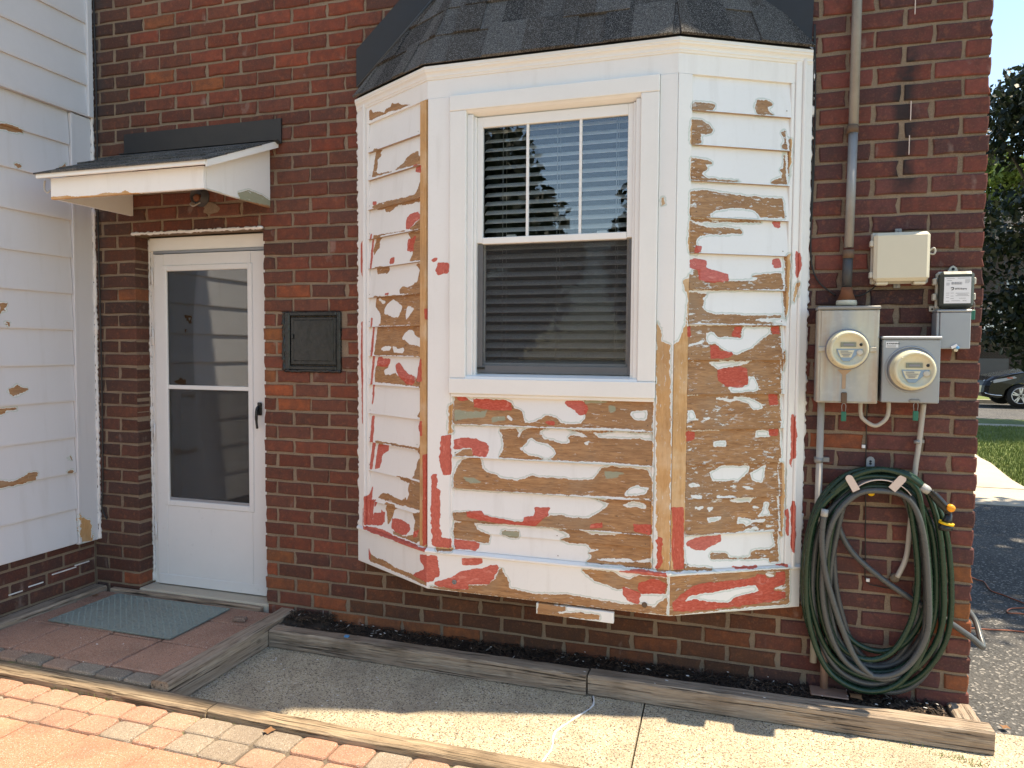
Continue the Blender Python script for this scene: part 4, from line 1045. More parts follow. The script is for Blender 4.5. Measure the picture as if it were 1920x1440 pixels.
q = MB(); q.prism([(-.003, 2.66), (-.012, 2.66), (-.012, 2.792), (-.003, 2.795)], -1.232, -.168, ID); q.obj('flashing', 'black_metal', can)
q = MB(); q.prism([(-.012, 2.662), (-.05, rz(-.05)+.018), (-.05, rz(-.05)+.014), (-.012, 2.656)], -1.232, -.168, ID); q.obj('flashing_lip', 'black_metal', can)
# fittings on and under it
hk = at(75, 352, 'y', cy+.01); q = MB()
q.tube(spline([(cx0, cy+.02, hk[2]-.005), (cx0-.012, cy+.015, hk[2]-.012), (cx0-.032, cy+.01, hk[2]-.028), (cx0-.048, cy+.006, hk[2]-.012), (cx0-.046, cy+.004, hk[2]+.012), (cx0-.038, cy+.002, hk[2]+.032)], 5), .0042, 8)
tag(q.obj('cup_hook', 'pipe_tan', None), 'pale screw hook sticking out of the left end of the canopy fascia', 'hook')
lc = at(372, 376, 'y', -.03)
lam = thing('wall_lamp', 'old empty round lamp fitting on the bricks under the canopy', 'lamp', (lc[0], -.02, lc[2]))
q = MB(); q.lathe([(.052, 0), (.052, .012), (.044, .016), (.040, .05), (.036, .05), (.030, .02), (.0, .018)], (lc[0], -.001, lc[2]+.022), n=24, cap=False); q.obj('base_plate', 'dark_grey', lam)
q = MB(); q.lathe([(.022, 0), (.022, .03), (.016, .04), (.0, .04)], (lc[0]+.004, -.018, lc[2]+.01), n=16, cap=False); q.obj('lamp_socket', 'rust', lam)
q = MB(); q.tube(spline([(lc[0]-.02, -.03, lc[2]+.0), (lc[0]-.028, -.06, lc[2]-.022), (lc[0], -.07, lc[2]-.038), (lc[0]+.03, -.05, lc[2]-.016)], 5), .004, 6); q.obj('wire', 'pipe_tan', lam)
q = MB(); 
bl = [(lc[0]+.06+.05*math.cos(t)*(1+R.uniform(-.3, .3)), -.0035, lc[2]-.045+.032*math.sin(t)*(1+R.uniform(-.3, .3))) for t in np.linspace(0, 2*math.pi, 18)[:-1]]
q.poly(bl); q.obj('cement_smear', 'mortar', lam)

# ------------------------------------------------------------------ hatch
hat = thing('wall_hatch', 'black painted square metal hatch set in the bricks right of the door', 'hatch', (.014, -.01, HZ0))
hx0, hx1, hz0, hz1 = HX0, HX1, HZ0, HZ1
q = MB()
for a, b, c, d in ((hx0, hx0+.032, hz0, hz1), (hx1-.024, hx1, hz0, hz1), (hx0+.032, hx1-.024, hz1-.026, hz1), (hx0+.032, hx1-.024, hz0, hz0+.026)): q.box(a, b, -.012, .06, c, d, bev=.006)
q.obj('frame', 'black_gloss', hat)
q = MB(); q.box(hx0+.035, hx1-.027, -.004, .03, hz0+.029, hz1-.029, bev=.004); lid = q.obj('hatch_door', 'black_gloss', hat)
q = MB(); q.box(hx0+.055, hx1-.045, -.008, -.003, hz0+.05, hz1-.045, bev=.003); q.obj('raised_panel', 'black_gloss', lid)
q = MB(); q.box(hx0+.048, hx0+.058, -.018, -.004, hz0+.17, hz0+.195, bev=.002); q.obj('latch', 'black_gloss', hat)
bead('tar_line', [(hx0-.004, -.006, hz0), (hx0-.004, -.006, hz1)], .010, hat, 'black_gloss'); bead('tar_line', [(hx0, -.006, hz0-.003), (hx1, -.006, hz0-.003)], .008, hat, 'black_gloss')

# ------------------------------------------------------------------ white siding wall on the left
sid = thing('siding_wall', 'white clapboard house wall with scraped patches at the left, its foot on bricks', 'wall', (-1.489, -1.3, .4))
SLp = [.405, .61, .822, 1.03, 1.243, 1.452, 1.655, 1.863, 2.07, 2.285, 2.50, 2.715, 2.905]
S1 = 2.6-.152
for i in range(len(SLp)-1):
    q = MB(); zb, zt = SLp[i], SLp[i+1]; pr = [(-.012, zb), (.008, zb), (.009, zb+.008), (-.006, zt+.012), (-.012, zt+.012)]
    q.prism(pr, 0, S1+R.uniform(-.002, .002), FS); q.obj('clapboard', 'side_boards', sid, 'S')
SU = [2.905, 3.084, 3.263, 3.44, 3.62, 3.80]
for i in range(len(SU)-1):
    q = MB(); zb, zt = SU[i], SU[i+1]; pr = [(-.0, zb), (.026, zb), (.028, zb+.014), (.014, zt-.004), (.014, zt+.01), (0, zt+.01)]
    q.prism(pr, 0, 2.6-.043, FS); q.obj('vinyl_siding', 'siding_vinyl', sid)
q = MB(); q.box(0, 2.6, -.02, .006, 3.81, EH, T=FS); q.box(0, 2.6, -.05, -.013, .40, 3.82, T=FS) if True else None; q.obj('upper_sheathing', 'siding_vinyl', sid)
q = MB(); q.box(S1+.003, 2.6-.012, -.012, .014, .395, 2.90, T=FS, bev=.003); q.obj('corner_board', 'side_post', sid, 'S', label='corner board with a bare wood patch at its foot')
q = MB(); q.box(S1+.001, S1+.020, .013, .019, .40, 2.90, T=FS, bev=.002); q.obj('edge_bead', 'side_post', sid, 'S')
q = MB(); q.box(2.6-.043, 2.6-.008, .0, .036, 2.905, 3.9, T=FS, bev=.003); q.obj('corner_channel', 'siding_vinyl', sid)
bead('caulk_line', [(-1.472, -.006, .40), (-1.472, -.006, 3.9)], .010, sid)
# its brick footing
for j in range(37, 43):
    zt, zb = bed(j)-MJ/2-.012, bed(j+1)+MJ/2-.012
    if zt > .41: zt = .40
    s = 2.6-.008
    first = True
    while s > 1.6:
        w_ = (BL/2 if (first and j % 2) else BL)-MJ
        q = MB(); q.box(-w_/2, w_/2, 0, .09, -(zt-zb)/2, (zt-zb)/2, bev=.004, jit=.4); me = q.mesh('brick'); me.materials.append(M['brick'])
        c = brick_col(-1.0, .5); link(me, 'brick', sid, tuple(v*.85 for v in c), loc=(-1.512, -(2.6-s)-w_/2, (zt+zb)/2), rot=(0, 0, rad(90)))
        s -= w_+MJ; first = False
m = MB(); m.box(-1.62, -1.518, -2.6, -.0, -.05, .405); m.obj('footing_mortar', 'mortar', sid)
for y_, z_, l_ in ((-.22, .258, .16), (-.40, .232, .09), (-.52, .222, .08), (-.1, .268, .1)):
    q = MB(); q.box(-1.5135, -1.5085, y_-l_/2, y_+l_/2, z_-.0035, z_+.003, bev=.001, jit=.5); q.obj('paint_drip', 'caulk', sid)
m = MB(); m.box(-4.5, -1.62, -2.6, -2.5, 0, EH); m.obj('far_end', 'siding_vinyl', sid)

# old drips of paint down the right of the wall
for (xx, za, zb) in ((2.872, 3.02, 2.95), (2.868, 2.60, 2.52), (2.866, 2.46, 2.38)):
    q = MB(); q.box(xx-.002, xx+.002, -.0042, -.001, zb, za, bev=.0008, jit=.6); q.obj('paint_drip', 'hanger', house)
# cable down the corner
q = MB(); x = -1.43
q.tube(spline([(x-.01, -.012, 3.8), (x, -.011, 3.0), (x-.004, -.012, 2.2), (x+.002, -.012, 1.4), (x-.004, -.013, .75), (x-.01, -.018, .60), (x+.012, -.012, .535), (x+.022, -.012, .525)], 6), .0045, 7)
tag(q.obj('black_cable', 'cable_black', None), 'single black cable hanging in the corner beside the white siding', 'cable')

# ------------------------------------------------------------------ electricity service on the right
def pipe(name, mat, parent, pts, r, n=14): q = MB(); q.tube(pts, r, n); return q.obj(name, mat, parent)
mast = thing('service_conduit', 'grey painted conduit running down the bricks into the rusty meter box hub', 'conduit', (2.642, -.035, 1.8))
pipe('conduit_pipe', 'galv_pipe', mast, [(2.650, -.035, 3.9), (2.648, -.035, 2.495)], .0195)
pipe('conduit_pipe', 'galv_pipe', mast, [(2.648, -.035, 2.495), (2.643, -.035, 2.00)], .0185)
pipe('conduit_pipe', 'dark_grey', mast, [(2.641, -.035, 1.965), (2.639, -.035, 1.83)], .020)
q = MB(); q.tube([(2.645, -.035, 2.508), (2.645, -.035, 2.478)], .0225, 14); q.box(2.62, 2.672, -.012, -.002, 2.48, 2.506); q.obj('strap', 'wood_dark', mast)
q = MB(); q.tube([(2.642, -.035, 1.99), (2.642, -.035, 1.955)], .0225, 14); q.obj('coupling', 'wood_dark', mast)
q = MB(); q.lathe([(.021, 0), (.024, -.022), (.037, -.055)], (2.638, -.045, 1.832), 'z', 20); q.obj('hub', 'rust', mast)
q = MB(); q.lathe([(.039, 0), (.041, -.006), (.041, -.018), (.036, -.022)], (2.638, -.050, 1.776), 'z', 20); q.obj('hub_ring', 'beige_plastic', mast)
q = MB(); y = -.008
q.tube(spline([(2.489, -.02, 2.95), (2.497, y, 2.7), (2.500, y, 2.45), (2.497, y, 2.2), (2.494, y, 2.05), (2.502, y, 1.93), (2.535, y, 1.855), (2.60, y, 1.80)], 6), .0035, 6)
tag(q.obj('black_cable', 'cable_black', None), 'black cable looping beside the bay to the meter box hub', 'cable')
q = MB(); q.tube(spline([(2.486, -.02, 2.95), (2.488, y-.004, 2.7), (2.492, y, 2.4), (2.494, y, 2.26), (2.490, y, 2.12)], 6), .0032, 6)
tag(q.obj('black_cable', 'cable_black', None), 'short black cable hugging the edge of the bay', 'cable')
q = MB(); q.tube(spline([(2.66, -.01, 1.80), (2.70, -.008, 1.80), (2.74, -.008, 1.825), (2.755, -.03, 1.845)], 5), .003, 6)
tag(q.obj('black_cable', 'cable_black', None), 'thin black wire between the rusty hub and the beige box', 'cable')

def meterface(par, cx, cz, y, r):
    """socket meter: cover ring, glass drum, dial face with display and print"""
    q = MB(); q.lathe([(r*1.04, -.006), (r*1.04, .004), (r*.99, .008), (r*.97, .03), (r*.95, .032)], (cx, y, cz), n=40); body = q.obj('meter_body', 'meter_face', par)
    q = MB(); q.lathe([(r*.965, .032), (r*.95, .062), (r*.90, .070), (r*.80, .072), (r*.79, .066), (0, .066)], (cx, y, cz), n=40, cap=False); q.obj('meter_cover', 'meter_face', par)
    q = MB(); q.lathe([(r*1.09, -.001), (r*1.09, .004), (r*1.03, .006)], (cx, y+.001, cz), n=40, cap=False); q.obj('sealing_ring', 'ink_grey', par)
    fy_ = y-.0672
    def rect(nm, mt, a, b, c, d, dy=0.): return B(nm, mt, body, cx+a*r, cx+b*r, fy_-.0012-dy, fy_-dy, cz+c*r, cz+d*r)
    rect('display', 'lcd', -.42, .32, .12, .36)
    rect('display_text', 'ink_grey', -.28, .2, .19, .29, .001)
    q = MB(); q.add([(cx-.62*r, fy_-.0008, cz+.02*r), (cx+.66*r, fy_-.0008, cz+.02*r), (cx+.52*r, fy_-.0008, cz-.12*r), (cx+.02*r, fy_-.0008, cz-.62*r), (cx-.28*r, fy_-.0008, cz-.62*r), (cx-.52*r, fy_-.0008, cz-.3*r)], [(0, 1, 2, 3, 4, 5)]); q.obj('blue_panel', 'meter_blue', body)
    q = MB(); q.add([(cx-.55*r, fy_-.0018, cz-.04*r), (cx+.24*r, fy_-.0018, cz-.04*r), (cx+.1*r, fy_-.0018, cz-.42*r), (cx-.4*r, fy_-.0018, cz-.42*r)], [(0, 1, 2, 3)]); q.obj('name_plate', 'meter_face', body)
    for i_, (a, b, c) in enumerate(((-.42, -.05, -.10), (-.42, .14, -.19), (-.36, .06, -.28), (-.3, .0, -.35))): rect('print_line', 'ink_grey', a, b, c-.02, c+.02, .0022)
    q = MB(); q.lathe([(.075*r, 0), (.075*r, .002), (0, .002)], (cx+.55*r, fy_, cz+.24*r), n=12, cap=False); q.obj('port', 'ink', body)
    q = MB(); q.lathe([(.15*r, 0), (.15*r, .003), (.11*r, .004), (0, .004)], (cx+.50*r, fy_, cz-.16*r), n=16, cap=False); q.obj('reset_button', 'tan_plastic', body)
    for t in (45, 135, 225, 315):
        q = MB(); q.lathe([(.05*r, 0), (.04*r, .004), (0, .004)], (cx+.86*r*math.cos(rad(t)), y-.068, cz+.86*r*math.sin(rad(t))), n=8, cap=False); q.obj('rivet', 'meter_face', body)
def seal(parent, x, y, z):
    q = MB(); q.tube(spline([(x-.006, y, z-.035), (x-.008, y, z-.01), (x, y, z), (x+.008, y, z-.01), (x+.006, y, z-.035)], 4), .0014, 6); s_ = q.obj('seal_wire', 'galv_pipe', parent)
    q = MB(); q.box(x-.010, x+.010, y-.006, y+.004, z-.075, z-.035, bev=.002); q.obj('seal_tag', 'tag_green', parent)
# left, weathered box
mb1 = thing('meter_box', 'tall rust stained metal meter box with round meter under the rusty conduit hub', 'meter box', (2.64, -.06, 1.345))
x0, x1, z0, z1 = 2.523, 2.757, 1.346, 1.735
q = MB(); q.box(x0, x1, -.118, -.002, z0, z1, bev=.004); bx = q.obj('box', 'meter_can', mb1)
q = MB(); q.box(x0-.003, x1+.003, -.126, -.002, z1, z1+.014, bev=.003); q.obj('rain_lid', 'galv_pipe', mb1)
q = MB(); q.box(x0+.012, x1-.004, -.123, -.117, z0+.006, z1-.004, bev=.002); q.obj('front_cover', 'meter_can', mb1)
mc = at(1592, 655, 'y', -.16); mx, mz = mc[0]-.003, mc[2]
meterface(mb1, mx, mz, -.124, .078)
for s_ in (-1, 1):
    q = MB(); q.box(mx+s_*.098-.014, mx+s_*.098+.014, -.130, -.122, mz-.011, mz+.011, bev=.003); q.obj('ring_clip', 'meter_can', mb1)
q = MB(); q.add([(mx-.035, -.1255, mz-.085), (mx+.02, -.1255, mz-.085), (mx-.002, -.1255, mz-.105), (mx-.002, -.1255, z0+.06), (mx-.016, -.1255, z0+.06), (mx-.016, -.1255, mz-.105)], [(0, 1, 2, 5), (5, 2, 3, 4)]); q.obj('rust_run', 'lap_edge', mb1)
q = MB(); q.box(mx-.018, mx+.004, -.132, -.120, z0+.0, z0+.045, bev=.003); q.obj('hasp', 'wood_dark', mb1); seal(mb1, mx-.007, -.128, z0+.0)
# right, newer box
mb2 = thing('meter_box', 'shorter blue grey metal meter box with round meter and small warning label', 'meter box', (2.875, -.06, 1.352))
x0, x1, z0, z1 = 2.770, 2.982, 1.353, 1.612
q = MB(); q.box(x0, x1, -.118, -.002, z0, z1, bev=.004); q.obj('box', 'galv_blue', mb2)
q = MB(); q.box(x0-.004, x1+.004, -.125, -.002, z1, z1+.012, bev=.003); q.obj('rain_lid', 'galv_blue', mb2)
mc = at(1713, 694, 'y', -.16); mx2, mz2 = mc[0], mc[2]
q = MB(); q.lathe([(.096, 0), (.094, .004), (.090, .0055), (.088, .003)], (mx2-.002, -.118, mz2+.002), n=40, cap=False); q.obj('embossed_ring', 'galv_blue', mb2)
meterface(mb2, mx2, mz2, -.124, .080)
def text(s_, size, loc, parent, mat, name='lettering', rot=(rad(90), 0, 0), bold=0.0, align='LEFT'):
    cu = bpy.data.curves.new(name, 'FONT'); cu.body = s_; cu.size = size; cu.align_x = align; cu.offset = bold; cu.resolution_u = 2
    t = bpy.data.objects.new(name, cu); COL.objects.link(t); bpy.context.view_layer.update()
    me = bpy.data.meshes.new_from_object(t.evaluated_get(bpy.context.evaluated_depsgraph_get())); bpy.data.objects.remove(t)
    me.transform(Matrix.Translation(loc) @ Matrix.Rotation(rot[0], 4, 'X')); me.materials.clear(); me.materials.append(M[mat]); me.name = name
    return link(me, name, parent)
lb = B('warning_label', 'label_white', mb2, x0+.012, x0+.058, -.1195, -.1180, z1-.034, z1-.010)
text('WARNING', .0085, (x0+.0215, -.1200, z1-.0205), lb, 'ink', bold=.0003)
q = MB(); q.add([(x0+.014, -.1201, z1-.0205), (x0+.021, -.1201, z1-.0205), (x0+.0175, -.1201, z1-.0135)], [(0, 1, 2)]); q.obj('warning_triangle', 'ink', lb)
for k in range(3): B('print_line', 'ink_grey', lb, x0+.015, x0+.05, -.1203, -.1199, z1-.0255-k*.003, z1-.0245-k*.003)
q = MB(); q.box(mx2-.006, mx2+.035, -.126, -.117, z0+.002, z0+.016, bev=.004); q.obj('hasp', 'galv_pipe', mb2); seal(mb2, 2.898, -.122, z0+.004)
# pipes below
pt = thing('lower_conduit', 'straight tan conduit dropping from the rusty meter box behind the hose', 'conduit', (2.545, -.03, .9))
pipe('conduit_pipe', 'pipe_tan', pt, [(2.551, -.035, 1.345), (2.546, -.035, .2)], .0145)
q = MB(); q.box(2.53, 2.592, -.014, -.002, 1.080, 1.102, bev=.002); q.tube([(2.547, -.035, 1.080), (2.547, -.035, 1.102)], .0175, 14); q.obj('strap', 'galv_pipe', pt)
u = thing('conduit_loop', 'short U shaped tan conduit joining the two meter boxes from below', 'conduit', (2.75, -.05, 1.25))
p0, p1, p2 = at(1614, 757, 'y', -.05), at(1640, 800, 'y', -.05), at(1666, 757, 'y', -.05)
pipe('conduit_pipe', 'pipe_tan', u, spline([(p0[0], -.05, 1.36), (p0[0], -.05, 1.305), (p0[0]+.012, -.05, 1.275), (p1[0], -.05, p1[2]+.004), (p2[0]-.014, -.05, 1.272), (p2[0], -.05, 1.305), (p2[0], -.05, 1.36)], 6), .0085, 10)
rc = thing('cable_conduit', 'bent tan cable dropping from the blue grey meter box through the bricks', 'conduit', (2.92, -.03, 1.1))
pp = [at(*p, 'y', -.03) for p in ((1732, 757), (1727, 800), (1722, 840), (1716, 880), (1712, 930), (1706, 990), (1699, 1045), (1682, 1082))]
pipe('cable', 'pipe_tan', rc, spline([tuple(p) for p in pp], 6), .0105, 10)
q = MB(); p = at(1720, 829, 'y', -.03); q.tube([(p[0], p[1], p[2]-.006), (p[0], p[1], p[2]+.008)], .0135, 12); q.box(p[0], p[0]+.03, -.012, -.002, p[2]-.005, p[2]+.008); q.obj('clip', 'galv_pipe', rc)
p = at(1678, 1084, 'y', -.006); q = MB(); q.lathe([(.022, 0), (.016, .008), (.006, .012)], (p[0], -.002, p[2]), n=10); q.obj('putty', 'mortar', rc)
# beige enclosure
be = thing('cable_enclosure', 'square beige plastic telecom box mounted above the meters', 'utility box', (2.836, -.04, 1.845))
q = MB(); q.box(2.735, 2.943, -.078, -.02, 1.852, 2.052, bev=.013); q.obj('lid', 'beige_plastic', be)
q = MB(); q.box(2.730, 2.947, -.030, -.006, 1.845, 2.058, bev=.005); q.obj('back_box', 'tan_plastic', be)
for x in (2.748, 2.888): q = MB(); q.box(x, x+.046, -.06, -.01, 1.838, 1.852, bev=.004); q.obj('cable_entry', 'beige_plastic', be)
for z in (1.868, 1.998): q = MB(); q.box(2.721, 2.736, -.062, -.03, z, z+.025, bev=.003); q.obj('hinge', 'tan_plastic', be)
q = MB(); q.tube(spline([(2.944, -.05, 1.975), (2.958, -.055, 1.985), (2.964, -.055, 1.972), (2.958, -.055, 1.960), (2.944, -.05, 1.964)], 4), .004, 6); q.obj('lock_ring', 'tan_plastic', be)
for z in (2.054, 1.828): q = MB(); q.box(2.822, 2.848, -.008, -.001, z, z+.022, bev=.002); t_ = q.obj('fixing_tab', 'galv_pipe', be); q = MB(); q.lathe([(.005, 0), (.004, .003), (0, .003)], (2.835, -.008, z+.011), n=8, cap=False); q.obj('screw', 'ink_grey', t_)
# dark clear-lidded module with printed label, and the grey box below it
od = thing('network_terminal', 'small dark lidded utility module with white printed label near the wall corner', 'utility box', (3.04, -.04, 1.735))
q = MB(); q.box(2.980, 3.102, -.088, -.03, 1.738, 1.886, bev=.012); q.obj('lid', 'grey_lid', od)
q = MB(); q.box(2.975, 3.107, -.040, -.006, 1.733, 1.890, bev=.010); q.obj('back_box', 'tan_plastic', od)
q = MB(); vs = [(3.018, -.015, 1.888), (3.060, -.015, 1.888), (3.052, -.015, 1.908), (3.040, -.015, 1.916), (3.030, -.015, 1.910)]; q.add(vs+[(a, -.003, c) for a, b, c in vs], [tuple(range(5)), tuple(range(9, 4, -1))]+[(i, (i+1) % 5, 5+(i+1) % 5, 5+i) for i in range(5)]); tb = q.obj('hanging_tab', 'tan_plastic', od)
q = MB(); q.lathe([(.006, 0), (.006, .001), (0, .001)], (3.040, -.0155, 1.901), n=10, cap=False); q.obj('keyhole', 'ink', tb)
for z in (1.772, 1.835):
    for x in (2.962, 3.102): q = MB(); q.box(x, x+.014, -.05, -.02, z, z+.028, bev=.003); q.obj('hinge', 'tan_plastic', od)
q = MB(); q.box(2.958, 2.985, -.014, -.003, 1.728, 1.752, bev=.003); t_ = q.obj('fixing_tab', 'tan_plastic', od); q = MB(); q.lathe([(.004, 0), (.004, .001), (0, .001)], (2.968, -.0145, 1.738), n=8, cap=False); q.obj('screw_hole', 'ink', t_)
lb = B('printed_label', 'label_white', od, 2.993, 3.088, -.0895, -.0875, 1.757, 1.862)
text('DTE Energy', .0085, (3.032, -.0900, 1.812), lb, 'ink', bold=.0003)
q = MB(); q.tube(spline([(3.017, -.0900, 1.818), (3.023, -.0900, 1.8205), (3.027, -.0900, 1.8175), (3.024, -.0900, 1.812), (3.019, -.0900, 1.810)], 3), .0014, 5); q.obj('logo_mark', 'ink', lb)
for k in range(26):
    x = 3.018+k*.0015; B('bar', 'ink_grey', lb, x, x+R.choice([.0004, .0008]), -.0899, -.0894, 1.832, 1.842)
for (a, b, z) in ((3.000, 3.03, 1.856), (3.04, 3.082, 1.857), (3.003, 3.02, 1.848), (3.0, 3.012, 1.838), (3.0, 3.012, 1.834), (3.0, 3.011, 1.830), (3.066, 3.083, 1.850), (3.066, 3.083, 1.846), (3.066, 3.083, 1.842), (3.066, 3.080, 1.838),
               (3.0, 3.012, 1.798), (3.016, 3.028, 1.798), (3.0, 3.011, 1.790), (3.016, 3.027, 1.786), (3.0, 3.011, 1.780), (3.016, 3.028, 1.776), (3.034, 3.082, 1.797), (3.040, 3.078, 1.792), (3.034, 3.082, 1.787), (3.046, 3.07, 1.777), (3.0, 3.012, 1.766), (3.02, 3.05, 1.767)):
    B('print_line', 'ink_grey', lb, a, b, -.0899, -.0894, z-.0006, z+.0008)
text('itron', .0065, (3.060, -.0900, 1.7655), lb, 'ink')
seal(od, 3.110, -.03, 1.768)
gb = thing('junction_box', 'plain pale grey metal box hanging below the dark module, with a blue and white tag', 'utility box', (3.03, -.04, 1.573))
q = MB(); q.box(2.982, 3.092, -.090, -.004, 1.574, 1.722, bev=.003); q.obj('box', 'galv_blue', gb); q = MB(); q.box(2.970, 2.981, -.088, -.004, 1.578, 1.722, bev=.003); q.obj('side_flange', 'galv_blue', gb)
q = MB(); q.box(2.969, 3.095, -.094, -.004, 1.7225, 1.732, bev=.003); q.obj('rain_lid', 'galv_blue', gb)
q = MB(); q.box(-.012, .012, -.004, .0, -.006, .006, bev=.001); o_ = q.obj('tag', 'label_white', gb, loc=(3.034, -.096, 1.584)); o_.rotation_euler = (0, rad(-28), 0)
q = MB(); q.lathe([(.007, 0), (.006, .005), (0, .005)], (3.046, -.097, 1.579), n=10, cap=False); q.obj('seal', 'blue_plastic', gb)
q = MB(); q.lathe([(.008, 0), (.007, .004), (0, .004)], (3.041, -.094, 1.570), n=10, cap=False); q.obj('seal_cup', 'beige_plastic', gb)
# thin ground wire with clips
q = MB(); q.tube(spline([(2.737, -.006, 1.36), (2.735, -.006, 1.20), (2.745, -.006, .70), (2.752, -.006, .575), (2.80, -.007, .555), (2.87, -.006, .548)], 5), .0022, 5); gw = tag(q.obj('ground_wire', 'cable_black', None), 'thin dark wire clipped to the bricks inside the hose loop', 'wire')
for x, z in ((2.726, 1.155), (2.758, .577)): q = MB(); q.box(x-.007, x+.007, -.010, -.001, z-.007, z+.007, bev=.001); q.obj('wire_clip', 'label_white', gw)

# ------------------------------------------------------------------ hoses
hg = thing('hose_hanger', 'pale pinkish metal hose hanger with two upright tongues fixed to the bricks', 'hose hanger', (2.756, -.05, 1.0))
hc = at(1646, 960, 'y', -.05); HCX = hc[0]
R1 = .135
arc = [(HCX+R1*math.sin(t), 1.035+R1*(math.cos(t)-1)) for t in np.linspace(-.95, .95, 13)]
q = MB(); n_ = len(arc); vs = [(x, -.012, z) for x, z in arc]+[(x, -.125, z) for x, z in arc]+[(x, -.012, z-.004) for x, z in arc]+[(x, -.125, z-.004) for x, z in arc]
q.add(vs, [(i, i+1, n_+i+1, n_+i) for i in range(n_-1)]+[(2*n_+i, 3*n_+i, 3*n_+i+1, 2*n_+i+1) for i in range(n_-1)]+[(n_+i, n_+i+1, 3*n_+i+1, 3*n_+i) for i in range(n_-1)]); q.obj('saddle', 'hanger', hg)
def tongue(cx, cz, ang, ln, w):
    q = MB(); pts = [(-w/2, 0), (w/2, 0), (w/2, ln-w/2)]+[(w/2*math.cos(t), ln-w/2+w/2*math.sin(t)) for t in np.linspace(.3, math.pi-.3, 6)]+[(-w/2, ln-w/2)]
    ca, sa = math.cos(ang), math.sin(ang); P2 = [(cx+a*ca+b*sa, cz-a*sa+b*ca) for a, b in pts]; m_ = len(P2)
    q.add([(x, -.128, z) for x, z in P2]+[(x, -.122, z) for x, z in P2], [tuple(range(m_)), tuple(range(2*m_-1, m_-1, -1))]+[(i, (i+1) % m_, m_+(i+1) % m_, m_+i) for i in range(m_)]); return q
a = at(1606, 920, 'y', -.125); tongue(a[0], a[2], rad(-30), .072, .030).obj('tongue', 'hanger', hg)
a = at(1672, 918, 'y', -.125); tongue(a[0], a[2], rad(38), .075, .032).obj('tongue', 'hanger', hg)
a = at(1632, 870, 'y', -.01)
q = tongue(a[0], a[2]-.03, 0, .062, .032); q.v = [(x, -.012 if y < -.125 else -.004, z) for x, y, z in q.v]; bt = q.obj('bracket', 'galv_blue', hg)
for dz in (0, -.010): q = MB(); q.lathe([(.005, 0), (.005, .001), (0, .001)], (a[0], -.0125, a[2]+.012+dz), n=8, cap=False); q.obj('keyhole', 'ink', bt)
a = at(1634, 922, 'y', -.02); q = MB(); q.lathe([(.014, 0), (.014, .012), (0, .012)], (a[0], -.004, a[2]-.006), n=14, cap=False); q.obj('lower_stud', 'nozzle_yellow', hg)

def loop(left, right, top, bot, y0, lean=0., n=8, ph=0.):
    """one hanging turn: pixel columns of its flanks and rows of top and bottom, y0 = how far it stands off the bricks"""
    L = at(left, 1060, 'y', y0)[0]; Rr = at(right, 1060, 'y', y0)[0]; T_ = at(1645, top, 'y', y0)[2]; Bz = at(1655, bot, 'y', y0)[2]
    cx = (L+Rr)/2; w = (Rr-L)/2; h = T_-Bz
    zs = lambda f: Bz+h*f
    return [(HCX, y0, T_), (HCX+w*.52, y0, zs(.965)), (cx+w*.86, y0-.004, zs(.80)), (Rr, y0, zs(.50)), (cx+w*.93+lean, y0, zs(.25)), (cx+w*.55+lean, y0, zs(.06)), (cx+lean, y0, Bz), (cx-w*.58+lean, y0, zs(.065)), (cx-w*.90+lean*.5, y0, zs(.25)), (L, y0, zs(.50)), (cx-w*.86, y0-.004, zs(.80)), (HCX-w*.50, y0, zs(.965))]
gh = [(1506, 1785, 884, 1292, -.050, .004), (1516, 1770, 880, 1275, -.075, .010), (1534, 1757, 906, 1262, -.060, .0), (1545, 1722, 912, 1240, -.088, -.008), (1512, 1745, 893, 1300, -.100, .006), (1552, 1735, 905, 1222, -.045, .012)]
gy = [(1538, 1748, 898, 1252, -.036, .0), (1550, 1722, 912, 1250, -.028, .01), (1524, 1738, 914, 1285, -.070, .008), (1543, 1742, 920, 1270, -.108, .012), (1556, 1765, 912, 1296, -.040, .016)]
hs = thing('garden_hose', 'dark green garden hose coiled in long loops on the wall hanger', 'garden hose', (2.77, -.07, .13))
for k, a in enumerate(gh):
    q = MB(); P = spline(loop(*a), 9, True); P = [p+np.array([R.uniform(-1, 1)*.0004, 0, 0]) for p in P]; q.tube(P+[P[0]], .0118, 12, caps=False); q.obj('coil', 'hose_green', hs)
# run of the green hose up to the nozzle
q = MB(); P = [at(*p, 'y', y_) for p, y_ in (((1560, 925), -.10), ((1600, 893), -.11), ((1650, 880), -.115), ((1700, 892), -.12), ((1735, 916), -.13))]
q.tube(spline([tuple(p) for p in P], 8), .0118, 12); q.obj('end_run', 'hose_green', hs)
hs2 = thing('garden_hose', 'grey garden hose coiled among the green loops, its tail bending round the corner', 'garden hose', (2.80, -.05, .14))
for k, a in enumerate(gy):
    q = MB(); P = spline(loop(*a), 9, True); q.tube(P+[P[0]], .0122, 12, caps=False); q.obj('coil', 'hose_grey', hs2)
def run_(pxs, r=.0122, name='tail', mat='hose_grey', par=hs2):
    q = MB(); q.tube(spline([tuple(at(x, y, 'y', d)) for x, y, d in pxs], 8), r, 12); return q.obj(name, mat, par)
run_([(1566, 930, -.03), (1572, 985, -.035), (1598, 1035, -.04), (1650, 1082, -.045), (1712, 1125, -.04), (1770, 1160, -.03), (1822, 1196, -.03), (1842, 1213, -.02), (1838, 1195, .03), (1829, 1165, .09), (1815, 1145, .12)])
run_([(1545, 968, -.124), (1541, 1010, -.124), (1546, 1065, -.124), (1560, 1120, -.125), (1580, 1180, -.125), (1608, 1240, -.12), (1648, 1272, -.10), (1700, 1266, -.075)])
